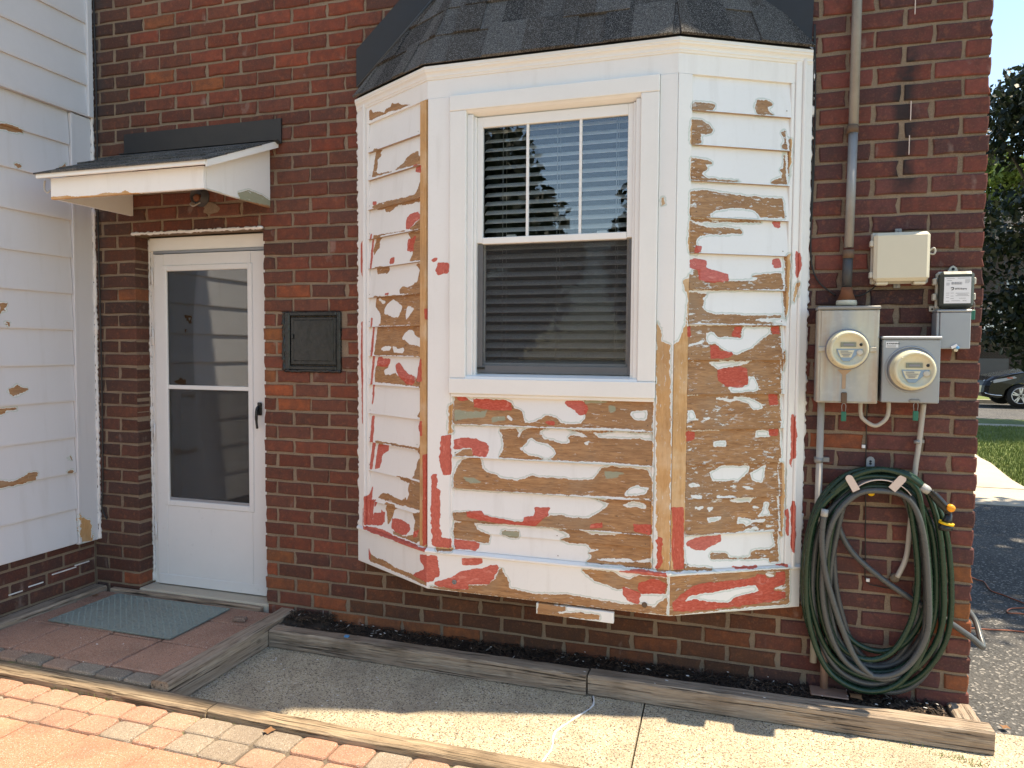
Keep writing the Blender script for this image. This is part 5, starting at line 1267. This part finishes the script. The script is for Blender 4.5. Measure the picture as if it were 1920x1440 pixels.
run_([(1562, 1010, -.022), (1566, 1090, -.022), (1578, 1150, -.02), (1598, 1205, -.02), (1640, 1250, -.025), (1690, 1262, -.03)])
P0, P1 = at(1545, 968, 'y', -.125), at(1547, 955, 'y', -.125); q = MB(); q.tube([tuple(P0), tuple(P1)], .0145, 12); q.obj('coupling', 'nozzle_grey', hs2)

nz = thing('spray_nozzle', 'black and grey spray nozzle with orange knob and yellow ring on the hose end', 'hose nozzle', (2.98, -.14, .95))
def P_(x, y, d=-.14): return tuple(at(x, y, 'y', d))
q = MB(); q.tube([P_(1729, 912), P_(1737, 918), P_(1742, 922)], [.016, .018, .015], 12); q.obj('swivel', 'nozzle_grey', nz)
q = MB(); q.tube(spline([P_(1740, 920), P_(1752, 930), P_(1766, 945), P_(1777, 957), P_(1779, 966)], 5), [.014]*4+[.018]*6+[.017]*5+[.012]*6, 14); q.obj('handle', 'nozzle_black', nz)
q = MB(); q.tube(spline([P_(1747, 920, -.155), P_(1762, 936, -.158), P_(1775, 950, -.155)], 5), .0055, 8); q.obj('grip_inlay', 'nozzle_black', nz)
q = MB(); c = P_(1782, 952, -.15); q.lathe([(.015, 0), (.015, .014), (.010, .019), (0, .019)], c, n=18, cap=False); q.obj('knob', 'nozzle_orange', nz)
q = MB(); q.tube([P_(1779, 962), P_(1777, 974), P_(1775, 980)], [.012, .016, .021], 16); q.obj('head', 'nozzle_black', nz)
q = MB(); q.tube([P_(1775, 979), P_(1774, 983)], [.028, .028], 20); q.obj('ring', 'nozzle_yellow', nz)
q = MB(); q.tube([P_(1774, 983), P_(1772, 992), P_(1772, 994)], [.026, .027, .022], 20); q.obj('spray_face', 'nozzle_black', nz)

# ------------------------------------------------------------------ ground
g = MB(); g.box(-200, 200, -120, 300, -.30, -.06); g.obj('ground', 'earth', None, kind='structure')
drive = MB()
def crackline(): return [(1.60, -.20), (1.63, -.33), (1.585, -.45), (1.527, -.60), (1.545, -.74), (1.515, -.95), (1.54, -1.0)]
cr = crackline(); gp = .004
pv = bpy.data.objects.new('concrete_path', None); COL.objects.link(pv); pv['kind'] = 'structure'; pv.location = (1.5, -.6, 0)
q = MB(); q.slab([(-.13, -.20), (-.13, -.99)]+[(x-gp, y) for x, y in reversed(cr)], -.08, 0.); q.obj('slab', 'aggregate', pv)
q = MB(); q.slab([(x+gp, y) for x, y in cr]+[(1.865, -1.0), (1.838, -.20)], -.08, 0.002); q.obj('slab', 'aggregate', pv)
q = MB(); q.slab([(1.845, -.20), (1.872, -1.0), (3.35, -1.0), (3.35, -.035), (3.20, -.035), (3.20, -.20)], -.08, 0.); q.obj('slab', 'aggregate', pv)
q = MB(); q.slab([(3.356, -1.0), (7., -1.0), (7., -.035), (3.356, -.035)], -.08, 0.); q.obj('slab', 'aggregate', pv)
q = MB(); q.slab([(1.9, -1.006), (7, -1.006), (7, -7), (1.9, -7)], -.08, 0.); q.obj('slab', 'aggregate', pv)
q = MB(); q.tube(spline([(x, y, -.001) for x, y in cr], 3), [.0044+R.uniform(-.0022, .0025) for _ in range((len(cr)-1)*3+1)], 6); q.obj('crack_filler', 'caulk', pv)
q = MB(); q.box(-.2, 3.3, -1.0, -.03, -.10, -.03); q.obj('joint_bed', 'soil', pv)
yA, yB = float(at(1860, 945, 'z', 0)[1]), float(at(1860, 914, 'z', 0)[1])
dw = MB(); dw.slab([(XR+.0, -.028), (7.5, -.028), (7.5, yA), (XR+.0, yA)], -.09, -.012); dw.obj('driveway', 'asphalt', None, kind='structure')
ap = MB(); ap.slab([(2.0, yA+.006), (9.0, yA+.006), (9.0, yB), (2.0, yB)], -.09, -.006); ap.obj('driveway_apron', 'concrete', None, kind='structure')
p_ = [tuple(float(v) for v in at(x, y, 'z', 0.)[:2]) for x, y in ((1920, 913), (1898, 900), (1880, 886), (1858, 868), (1838, 858))]
p_ = p_+[(p_[-1][0]+.3, 12.), (p_[-1][0]+.5, 20.)]
sw = MB(); sw.slab([(2.0, yB+.006)]+[(p_[0][0]+.0, yB+.006)]+p_[1:]+[(2.0, 20.)], -.09, 0.); sw.obj('pavement', 'concrete', None, kind='structure')
ly1 = float(at(1880, 796, 'z', 0)[1]); ly2 = float(at(1880, 785, 'z', 0)[1]); ly3 = float(at(1880, 765, 'z', 0)[1])
lw = MB(); lw.slab([(-20, 6.0), (30, 6.0), (30, ly1-.3), (-20, ly1-.3)], -.09, -.018); lw.obj('lawn', 'grass', None, kind='structure')
lw = MB(); lw.slab([(-20, ly1-.28), (40, ly1-.28), (40, ly1+.1), (-20, ly1+.1)], -.09, 0.0); lw.obj('kerb', 'concrete', None, kind='structure')
lw = MB(); lw.slab([(-20, ly1+.12), (40, ly1+.12), (40, ly2), (-20, ly2)], -.09, -.01); lw.obj('verge', 'grass', None, kind='structure')
rd = MB(); rd.slab([(-40, ly2), (80, ly2), (80, ly3+2.6), (-40, ly3+2.6)], -.09, -.04); rd.obj('road', 'asphalt', None, kind='structure')
rd = MB(); rd.slab([(-40, ly3+2.62), (80, ly3+2.62), (80, ly3+2.8), (-40, ly3+2.8)], -.09, .08); rd.obj('far_kerb', 'concrete', None, kind='structure')
rd = MB(); rd.add([(-40, ly3+2.8, .05), (80, ly3+2.8, .05), (80, ly3+40, .9), (-40, ly3+40, .9)], [(0, 1, 2, 3)]); rd.obj('far_lawn', 'grass', None, kind='structure')
# lawn blades in view
bl = MB(); ga = (float(p_[0][0]), ly1)
for _ in range(9000):
    y = 6.+(ly1-.35-6.)*R.random()**1.2; px = R.uniform(1815, 1935); d = _fw+_r*(px-960)/F_PX; k = (y-CAM[1])/d[1]; x = CAM[0]+k*d[0]
    xb = np.interp(y, [p[1] for p in p_], [p[0] for p in p_])      # keep off the pavement
    if x < xb+.02 or y < yB+.05: continue
    h = R.uniform(.02, .05); a = R.uniform(0, 3.14); w = .006; lx, ly = R.uniform(-.02, .02), R.uniform(-.02, .02)
    bl.v += [(x-w*math.cos(a), y-w*math.sin(a), -.02), (x+w*math.cos(a), y+w*math.sin(a), -.02), (x+lx, y+ly, h)]; n0 = len(bl.v)-3; bl.f.append((n0, n0+1, n0+2)); bl.sm.append(False)
bl.obj('grass_blades', 'grass_blade', None, kind='stuff', fix=False)
# ------------------------------------------------------------------ paved step by the door
pat = bpy.data.objects.new('patio', None); COL.objects.link(pat); pat['kind'] = 'structure'; pat.location = (-.8, -.5, 0)
B('sand_bed', 'joint_sand', pat, -1.42, -.20, -.95, -.02, -.05, .086)
pm = {}
def paver(x0, x1, y0, y1, z, col, parent, bev=.007, jx=.0015):
    w, d = round(x1-x0, 3), round(y1-y0, 3); k = (w, d, R.randrange(3))
    if k not in pm:
        q = MB()
        if w > .2: q.box(-w/2, w/2, -d/2, d/2, -.05, 0, bev=bev, jit=.35)
        else:                                        # tumbled cobble: rounded outline and crown
            ol = []
            for t in np.linspace(0, 2*math.pi, 21)[:-1]:
                cx_, sx_ = math.cos(t), math.sin(t); ol.append((math.copysign(abs(cx_)**.28, cx_)*w/2*(1+R.uniform(-.02, .015)), math.copysign(abs(sx_)**.28, sx_)*d/2*(1+R.uniform(-.025, .015))))
            m_ = len(ol); vs = [(x*k, y*k2, z_) for k, k2, z_ in ((1, 1, -.05), (1, 1, -.010), (.965, .955, -.003), (.89, .87, 0.)) for x, y in ol]
            q.add(vs, [(a*m_+i, a*m_+(i+1) % m_, (a+1)*m_+(i+1) % m_, (a+1)*m_+i) for a in range(3) for i in range(m_)]+[tuple(range(3*m_, 4*m_))])
        me = q.mesh('paver'); me.materials.append(M['paver']); pm[k] = me
    return link(pm[k], 'paver', parent, col, loc=((x0+x1)/2+R.uniform(-jx, jx), (y0+y1)/2+R.uniform(-jx, jx), z+R.uniform(-.0025, .0025)), rot=(R.uniform(-.008, .008), R.uniform(-.008, .008), R.uniform(-.008, .008)))
def pcol(reds=.6, k=1.):
    t = R.random()
    c = (.34, .185, .13) if t < reds else ((.31, .20, .145) if t < reds+.2 else (.235, .205, .165)); f = R.uniform(.85, 1.15)*k; q_ = max(0, k-1.1)*3; return (c[0]*f*(1+q_*.5), c[1]*f*(1-q_*.05), c[2]*f*(1-q_*.5))
for ix in range(4):
    x1 = -.205-ix*.3085; x0 = x1-.3035
    for iy in range(3):
        y0 = -.853+iy*.302; y1 = y0+.297
        if y1 > -.03: y1 = -.05
        paver(max(x0, -1.40), x1, y0, y1, .100, pcol(.9, 1.12), pat)
x = -.205; k = 0
while x > -1.42:
    paver(x-.152, x, -.944, -.860, .100, pcol(.45, 1.08), pat, .009); x -= .157; k += 1
B('patio_edging', 'timber_grey_x', pat, -1.36, -.30, -.048, -.014, .02, .118, bev=.004)
# sunny paving in front
pav = bpy.data.objects.new('paving', None); COL.objects.link(pav); pav['kind'] = 'structure'; pav.location = (-.2, -1.6, 0)
B('sand_bed', 'joint_sand', pav, -4, 2.2, -7, -1.02, -.06, .045)
for row, (ya, yb) in enumerate(((-1.153, -1.036), (-1.281, -1.160))):
    x = -1.75+row*.04
    while x < 1.9:
        w = R.choice([.148, .153, .158]); paver(x, x+w, ya-.002, yb+.002, .056, pcol(.45, 1.15), pav, .013, .002); x += w+.004
for iy in range(5):
    y1 = -1.289-iy*.304; x = -1.70+(0 if iy % 2 == 0 else .15)
    while x < 2.0: paver(x, x+.303, y1-.298, y1, .056, pcol(.8, 1.2), pav, .006); x += .309
m = MB(); m.box(-4, 2.2, -7, -2.82, -.05, .055); m.obj('rest_of_paving', 'paver', pav, color=(.34, .19, .135))
# ------------------------------------------------------------------ timbers
def beam(label, mat, x0, x1, y0, y1, z0, z1, wob=.004, bev=.009, group='weathered landscape timbers'):
    L_ = max(x1-x0, y1-y0); n_ = max(6, int(L_/.05)); alx = (x1-x0) > (y1-y0); q = MB(); vs = []
    ring = [(-1, -1, 0, 1), (-1, -1, 1, 0), (1, -1, -1, 0), (1, -1, 0, 1), (1, 1, 0, -1), (1, 1, -1, 0), (-1, 1, 1, 0), (-1, 1, 0, -1)]
    ph = R.uniform(0, 9)
    for i in range(n_+1):
        t = i/n_; dw_ = wob*math.sin(ph+t*L_*2.3)
        for a, b, c, d in ring:
            hw = ((y1-y0) if alx else (x1-x0))/2; hh = (z1-z0)/2
            u = a*hw+c*bev+R.uniform(-.0012, .0012)+dw_; v = b*hh+d*bev*(1 if b > 0 else .3)+R.uniform(-.0012, .0012)
            if alx: vs.append((x0+t*(x1-x0), (y0+y1)/2+u, (z0+z1)/2+v))
            else: vs.append(((x0+x1)/2+u, y0+t*(y1-y0), (z0+z1)/2+v))
    fs = [(i*8+k, i*8+(k+1) % 8, (i+1)*8+(k+1) % 8, (i+1)*8+k) for i in range(n_) for k in range(8)]+[tuple(range(8)), tuple(range(n_*8, n_*8+8))]
    q.add(vs, fs); return tag(q.obj('landscape_timber', mat, None), label, 'timber', group)
beam('grey timber edging the mulch bed, between the door step and the timber joint', 'timber_grey_x', -.10, 1.580, -.250, -.165, .002, .094)
beam('brown timber edging the mulch bed below the hose, its right end past the wall corner', 'timber_grey_x', 1.588, 3.185, -.245, -.155, .002, .094)
beam('short sunlit timber stub running back along the wall corner', 'timber_grey_y', 3.075, 3.165, -.150, -.005, .002, .090, 0)
beam('timber along the right side of the paved door step, pointing at the camera', 'timber_grey_y', -.198, -.108, -.943, -.002, .002, .118)
beam('narrow timber at the foot of the bricks under the white siding', 'timber_grey_y', -1.500, -1.405, -1.6, -.02, .02, .122)
beam('front timber, shaded left length before the paved step', 'timber_tan_x', -1.9, .165, -1.032, -.946, .0, .082, .005)
beam('front timber, sunlit right length with split splintered end', 'timber_tan_x', .170, 1.86, -1.028, -.946, .0, .080, .006)
# ------------------------------------------------------------------ door mat
mt = thing('door_mat', 'grey green rubber door mat with a bumpy pattern lying on the red pavers', 'door mat', (-.865, -.31, .1))
q = MB(); q.box(-1.262, -.466, -.540, -.088, .1025, .1085, bev=.004); q.obj('mat_base', 'mat_rubber', mt)
q = MB()
for i in range(38):
    for j in range(22):
        if (i+j) % 2: continue
        x, y = -1.240+i*.0203, -.520+j*.0197; r = .0078
        q.add([(x-r, y, .108), (x, y-r, .108), (x+r, y, .108), (x, y+r, .108), (x, y, .1135)], [(0, 1, 4), (1, 2, 4), (2, 3, 4), (3, 0, 4)])
q.obj('bumps', 'mat_rubber', mt, kind='stuff')
q = MB()
for a in ((-1.262, -.466, -.540, -.528), (-1.262, -.466, -.100, -.088), (-1.262, -1.250, -.528, -.100), (-.478, -.466, -.528, -.100)): q.box(*a, .108, .1115, bev=.0015)
q.obj('rim', 'mat_rubber', mt)
# ------------------------------------------------------------------ mulch
m = MB(); nx, ny = 70, 6
vs = [(-.10+3.16*i/nx, -.165+.175*j/ny, .055+.012*math.sin(i*.9+j)+.012*R.random()+(.035 if i < 6 and j > 1 else 0)) for i in range(nx+1) for j in range(ny+1)]
m.add(vs, [(i*(ny+1)+j, (i+1)*(ny+1)+j, (i+1)*(ny+1)+j+1, i*(ny+1)+j+1) for i in range(nx) for j in range(ny)]); m.obj('flower_bed', 'soil', None, kind='structure')
m = MB()
for _ in range(6500):
    x = R.uniform(-.09, 3.05); y = R.uniform(-.16, -.004); z = .066+R.uniform(-.006, .024)+(.04 if x < .16 and y > -.12 else 0)
    l_, w_, t_ = R.uniform(.008, .034), R.uniform(.002, .006), .0015; a, b = R.uniform(0, 6.28), R.uniform(-.5, .5); ca, sa = math.cos(a), math.sin(a)
    f_ = R.random(); col = (.042, .028, .020) if f_ < .72 else ((.11, .07, .045) if f_ < .985 else (.5, .48, .45))
    def T(p, q_, r_): 
        zz_ = z+p*math.sin(b)+r_; return (x+p*ca-q_*sa, y+p*sa+q_*ca, zz_)
    m.box(-l_/2, l_/2, -w_/2, w_/2, -t_/2, t_/2, T=T, col=(lambda k_: tuple(v*k_ for v in col))(R.uniform(.5, 1.5)))
m.obj('bark_mulch', 'mulch', None, kind='stuff', fix=False)
m = MB()
for (x0_, x1_, y0_, y1_, z_, n_) in ((.0, 3.0, -.16, -.01, .098, 34), (0, 1.8, -.75, -.27, .003, 26), (1.5, 3, -.24, -.17, .096, 5), (-1.2, -.3, -.9, -.6, .103, 5)):
    for _ in range(n_):
        x, y = R.uniform(x0_, x1_), R.uniform(y0_, y1_); s_ = R.uniform(.003, .011); k = R.randrange(4, 7)
        m.slab([(x+s_*math.cos(6.28*i/k+R.random())*R.uniform(.4, 1), y+s_*.6*math.sin(6.28*i/k)*R.uniform(.4, 1)) for i in range(k)], z_, z_+.0012)
m.obj('paint_flakes', 'caulk', None, kind='stuff')
p = at(650, 1192, 'z', .10); q = MB(); q.box(p[0]-.012, p[0]+.012, p[1]-.010, p[1]+.010, .092, .102, bev=.003, jit=.8); tag(q.obj('plastic_scrap', 'blue_plastic', None), 'tiny bright blue plastic scrap lying on the mulch', 'litter')
def leaf(px, py, z, label, s_=.02):
    p = at(px, py, 'z', z); q = MB(); a = R.uniform(0, 6); pts = [(p[0]+s_*math.cos(a+t)*(1 if i % 2 else .6), p[1]+s_*math.sin(a+t)*(1 if i % 2 else .6), z+.003+R.uniform(0, .006)) for i, t in enumerate(np.linspace(0, 6.28, 9)[:-1])]
    q.add(pts+[(p[0], p[1], z+.006)], [(i, (i+1) % 8, 8) for i in range(8)]); return tag(q.obj('dry_leaf', 'leaf_dry', None), label, 'leaf')
leaf(178, 1118, .10, 'brown dry leaf in the corner of the paved step', .022); leaf(1884, 1365, .0, 'small orange dry leaf on the asphalt near the timber end', .022)
leaf(505, 1372, .057, 'brown curled leaf lying on a sunny paver', .026); leaf(1605, 1308, .10, 'curled tan leaf under the hose at the bed edge', .035)
q = MB(); p = at(450, 1160, 'z', .115); q.box(-.035, .035, -.02, .02, 0, .022, bev=.005, jit=.5); o_ = q.obj('loose_stone', 'paver', None, color=(.24, .15, .115), loc=(p[0], p[1], .102)); o_.rotation_euler = (0, 0, .25); tag(o_, 'loose broken paver piece lying right of the door mat', 'stone')
# drain pipe stub in the bed
st = thing('pipe_stub', 'old brownish pipe rising from the bed behind the hose to the tan conduit', 'pipe', (2.60, -.05, .07))
p = at(1545, 1290, 'y', -.05); pipe('pipe', 'copper_pipe', st, [(p[0], -.05, .07), (p[0]-.004, -.05, .32)], .016); q = MB(); q.box(p[0]-.06, p[0]+.09, -.13, -.04, .092, .099, bev=.003, jit=.5); q.obj('metal_strip', 'copper_pipe', st)
# orange cord on the driveway
q = MB(); pts = [at(x, y, 'z', -.008) for x, y in ((1815, 1080), (1832, 1088), (1845, 1092), (1858, 1108), (1885, 1118), (1915, 1130), (1975, 1150), (1990, 1135), (1930, 1140), (1895, 1142), (1890, 1150), (1918, 1152), (1990, 1165), (2020, 1200), (1960, 1195), (1920, 1186), (1890, 1183), (1850, 1181), (1815, 1178))]
q.tube(spline([(p[0], p[1], -.005) for p in pts], 7), .0042, 7); tag(q.obj('extension_cord', 'cord_orange', None), 'thin orange brown extension cord snaking over the shaded asphalt', 'cord')

m = MB()
for (wx, wy_, wz, n_, sp) in ((3.03, -.30, .0, 60, .035), (3.10, -.33, .0, 40, .03), (-.55, -1.045, .05, 40, .06), (-.35, -1.05, .05, 30, .05), (.2, -1.05, .05, 18, .08), (2.9, -.262, 0., 25, .05)):
    for _ in range(n_):
        x, y = wx+R.gauss(0, sp), wy_+R.gauss(0, sp*.25); a, h = R.uniform(0, 6.28), R.uniform(.006, .022); w = .0015
        m.add([(x-w*math.cos(a), y-w*math.sin(a), wz), (x+w*math.cos(a), y+w*math.sin(a), wz), (x+R.uniform(-.012, .012), y+R.uniform(-.01, .01), wz+h)], [(0, 1, 2)])
m.obj('moss_and_weeds', 'grass_blade', None, kind='stuff', fix=False)
# ------------------------------------------------------------------ trees
def tree(label, x, y, base, h, cx, cz, rx, ry, rz_, n, mat, leafs=.09, group=None, seed=1, clumps=26):
    rr = random.Random(seed); t = thing('tree', label, 'tree', (x, y, base), group)
    q = MB(); hub = (cx[0], cx[1], cz-rz_*.35); q.tube(spline([(x, y, base-.1), (x+.04, y, base+h*.3), hub], 6), [.30*h/8*(1-.05*i) for i in range(13)], 10)
    tips = []
    for _ in range(clumps):
        u = rr.uniform(-1, 1); a = rr.uniform(0, 6.283); r_ = math.sqrt(max(0, 1-u*u))*rr.uniform(.55, .98)
        tips.append((cx[0]+rx*r_*math.cos(a), cx[1]+ry*r_*math.sin(a), cz+rz_*u*rr.uniform(.6, .98)))
    for c in tips: q.tube(spline([hub, ((hub[0]+c[0])/2, (hub[1]+c[1])/2, (hub[2]+c[2])/2+.15), c], 3), [.06*h/8*(1-.12*i) for i in range(7)], 5, caps=False)
    q.obj('trunk', 'bark', t)
    N = n; ci = np.random.RandomState(seed); idx = ci.randint(0, len(tips), N); C = np.array(tips)[idx]; cr_ = (rx+ry+rz_)/3*.42
    D = ci.normal(size=(N, 3)); D /= np.linalg.norm(D, axis=1)[:, None]; P = C+D*(cr_*ci.uniform(.25, 1., (N, 1))**.5)*np.array([1, 1, .75])
    A = ci.normal(size=(N, 3)); A /= np.linalg.norm(A, axis=1)[:, None]; Bv = np.cross(A, ci.normal(size=(N, 3))); Bv /= np.linalg.norm(Bv, axis=1)[:, None]
    s_ = leafs*ci.uniform(.6, 1.3, (N, 1)); V = np.stack([P-A*s_, P-Bv*s_*.55, P+A*s_, P+Bv*s_*.55], 1).reshape(-1, 3)
    me = bpy.data.meshes.new('crown'); me.from_pydata(V.tolist(), [], np.arange(4*N).reshape(-1, 4).tolist()); me.materials.append(M[mat]); link(me, 'crown', t)
    return t
# dark tree in view right of the corner, lighter shrubbery behind it
def ray_xy(px, y): d = _fw+_r*(px-960)/F_PX; k = (y-CAM[1])/d[1]; return CAM[0]+k*d[0]
tx = ray_xy(1975, 15.); tree('dark leafy tree against the sky beyond the lawn', tx, 15., 0, 8, (tx, 15.), 4.8, 2.25, 2.3, 3.2, 32000, 'leaf_dark', .085, seed=5, clumps=40)
tx2 = ray_xy(1868, 24.); tree('sunlit light green tree top between the wall corner and the dark tree', ray_xy(1800, 24.), 24., 0, 6, (tx2, 24.), 7.2, .8, 1.2, 1.0, 4000, 'leaf_bright', .10, seed=8)
tree('tree overhanging the driveway from the right, shading the asphalt', 8.2, 3.3, 0, 8, (7.35, 3.55), 6.6, 2.5, 2.35, 1.6, 16000, 'leaf_mid', .10, seed=3, clumps=34)
tree('tall dark conifer shaped tree behind the camera, mirrored in the window', -5.2, -17., 0, 9, (-5.2, -17.), 4.6, 2.2, 2.2, 3.9, 14000, 'leaf_dark', .16, seed=21, clumps=40)
tree('rounded tree behind the camera, mirrored at the right of the window', .7, -17.5, 0, 7, (.7, -17.5), 4.0, 1.9, 2., 2.7, 10000, 'leaf_dark', .15, seed=22, clumps=34)
tree('broad tree behind the camera toward the left, seen only in reflection', -11., -15., 0, 8, (-11., -15.), 4., 3., 3., 3.4, 9000, 'leaf_dark', .18, seed=23, clumps=34)
# ------------------------------------------------------------------ house over the road
hx_, hy_ = ray_xy(1880, 34.), 34.
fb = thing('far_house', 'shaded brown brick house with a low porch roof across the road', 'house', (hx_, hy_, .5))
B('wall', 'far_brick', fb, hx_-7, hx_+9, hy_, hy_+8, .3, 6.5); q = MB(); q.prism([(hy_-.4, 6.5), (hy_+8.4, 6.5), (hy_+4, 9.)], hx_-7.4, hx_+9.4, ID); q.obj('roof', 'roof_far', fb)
pz = float(at(1880, 614, 'y', hy_-2.5)[2]); px0 = ray_xy(1810, hy_-2.5); px1 = ray_xy(1918, hy_-2.5)
q = MB(); q.prism([(hy_-2.5, pz+.12), (hy_, pz+1.55), (hy_, pz-.1), (hy_-2.5, pz-.1)], px0, px1, ID); q.obj('porch_roof', 'roof_far', fb)
B('porch_fascia', 'white_trim', fb, px0-.05, px1+.05, hy_-2.6, hy_-2.51, pz-.13, pz+.14)
q = MB(); xa, xb = ray_xy(1860, hy_-1.6), ray_xy(1893, hy_-1.6)
for a in ((xa, xa+.2, pz+.42, pz+.86), (xb-.2, xb, pz+.42, pz+.86), (xa+.2, xb-.2, pz+.66, pz+.86)): q.box(a[0], a[1], hy_-1.9, hy_-1.2, a[2], a[3])
q.obj('roof_light_frame', 'white_trim', fb)
B('porch_rail', 'dark_grey', fb, px0, px1-.5, hy_-2.4, hy_-2.3, .6, 1.35); B('window', 'lamp_clear', fb, ray_xy(1905, hy_)-.5, ray_xy(1905, hy_)+1.3, hy_-.03, hy_-.01, 3.6, 4.8)
m = MB()
for _ in range(500):
    x = hx_+R.uniform(-5, 6); y = hy_-3.0-R.random()*2.2; s_ = R.uniform(.07, .2); m.box(x-s_, x+s_, y-s_*.7, y+s_*.7, .2, .38+s_*.8, bev=s_*.35, jit=.6)
m.obj('rock_border', 'stone', None, kind='stuff')
# ------------------------------------------------------------------ parked car
cy_ = ly3+.35; cx_ = ray_xy(1842, cy_)
car = thing('parked_car', 'black crossover car parked on the far side of the road, nose to the left', 'car', (cx_+2.3, cy_+.9, 0))
W_ = 1.85
prof = [(0.0, .42), (.03, .62), (.10, .76), (.28, .88), (.75, .99), (1.15, 1.06), (1.35, 1.12), (1.95, 1.50), (2.5, 1.63), (3.4, 1.62), (4.1, 1.48), (4.5, 1.12), (4.68, .98), (4.75, .62), (4.68, .36), (4.2, .28), (3.95, .28), (3.90, .50), (3.72, .66), (3.50, .72), (3.28, .66), (3.10, .50), (3.05, .27), (1.42, .27), (1.37, .50), (1.20, .66), (.98, .72), (.76, .66), (.58, .50), (.53, .30), (.25, .26), (.05, .30)]
q = MB(); n_ = len(prof); rings = []
for wv, ins in ((0.0, .10), (.06, .03), (.16, .0), (W_-.16, .0), (W_-.06, .03), (W_, .10)):
    nose = ins*1.6
    for (a, c) in prof:
        tum = max(0, c-1.0)*.35; yy = cy_+wv+(tum if wv < W_/2 else -tum); aa = a+(nose if a < .3 else (-nose if a > 4.5 else 0)); rings.append((cx_+aa, yy, c-(ins*.25 if c > .9 else 0)))
fs = [(k*n_+i, k*n_+(i+1) % n_, (k+1)*n_+(i+1) % n_, (k+1)*n_+i) for k in range(5) for i in range(n_)]+[tuple(range(n_)), tuple(range(5*n_, 6*n_))]
q.add(rings, fs, smooth=False); body = q.obj('body', 'car_black', car)
for a in (.98, 3.50):
    for yy in (cy_+.02, cy_+W_-.22):
        q = MB(); q.tube([(cx_+a, yy, .34), (cx_+a, yy+.2, .34)], .34, 26); wh = q.obj('wheel', 'tyre', car)
        if yy < cy_+.5:
            q = MB(); q.lathe([(.235, -.0), (.235, .006), (.215, .008), (.21, -.02)], (cx_+a, yy-.001, .34), n=26, cap=False); q.obj('rim', 'rim', wh)
            for k in range(5):
                for dd in (-.16, .16):
                    t = k*2*math.pi/5+.3+dd; q = MB(); q.box(.03, .218, -.018, .018, -.012, .0, T=lambda u, v, w2, t=t, a=a, yy=yy: (cx_+a+u*math.cos(t)-v*math.sin(t), yy-.004+w2, .34+u*math.sin(t)+v*math.cos(t))); q.obj('spoke', 'rim', wh)
q = MB(); y_ = cy_-.006; vs = [(cx_+.20, y_+.02, .74), (cx_+.32, y_, .80), (cx_+.80, y_-.004, .90), (cx_+.86, y_-.004, .86), (cx_+.55, y_-.004, .76), (cx_+.30, y_, .70)]; q.add(vs+[(a, b+.05, c) for a, b, c in vs], [tuple(range(6))]+[(i, (i+1) % 6, 6+(i+1) % 6, 6+i) for i in range(6)]); q.obj('headlight', 'lamp_clear', car)
q = MB(); q.box(cx_+.62, cx_+.76, y_-.009, y_, .835, .87); q.obj('side_marker', 'lamp_red', car)
q = MB(); q.tube(spline([(cx_+.06, cy_+.3, .52), (cx_+.10, y_+.04, .40), (cx_+.30, y_-.004, .35), (cx_+.50, y_-.004, .34)], 5), .018, 7); q.obj('lower_trim', 'chrome', car)
q = MB(); q.tube(spline([(cx_+.12, cy_+.25, .78), (cx_+.09, cy_+.3, .68), (cx_+.11, cy_+.35, .58), (cx_+.10, cy_+W_-.3, .58)], 4), .016, 6); q.obj('grille_trim', 'chrome', car)
q = MB(); q.add([(cx_+1.62, cy_+.10, 1.10), (cx_+3.9, cy_+.10, 1.12), (cx_+3.5, cy_+.20, 1.48), (cx_+2.15, cy_+.20, 1.50)], [(0, 1, 2, 3)]); q.obj('side_window', 'dark_grey', car)
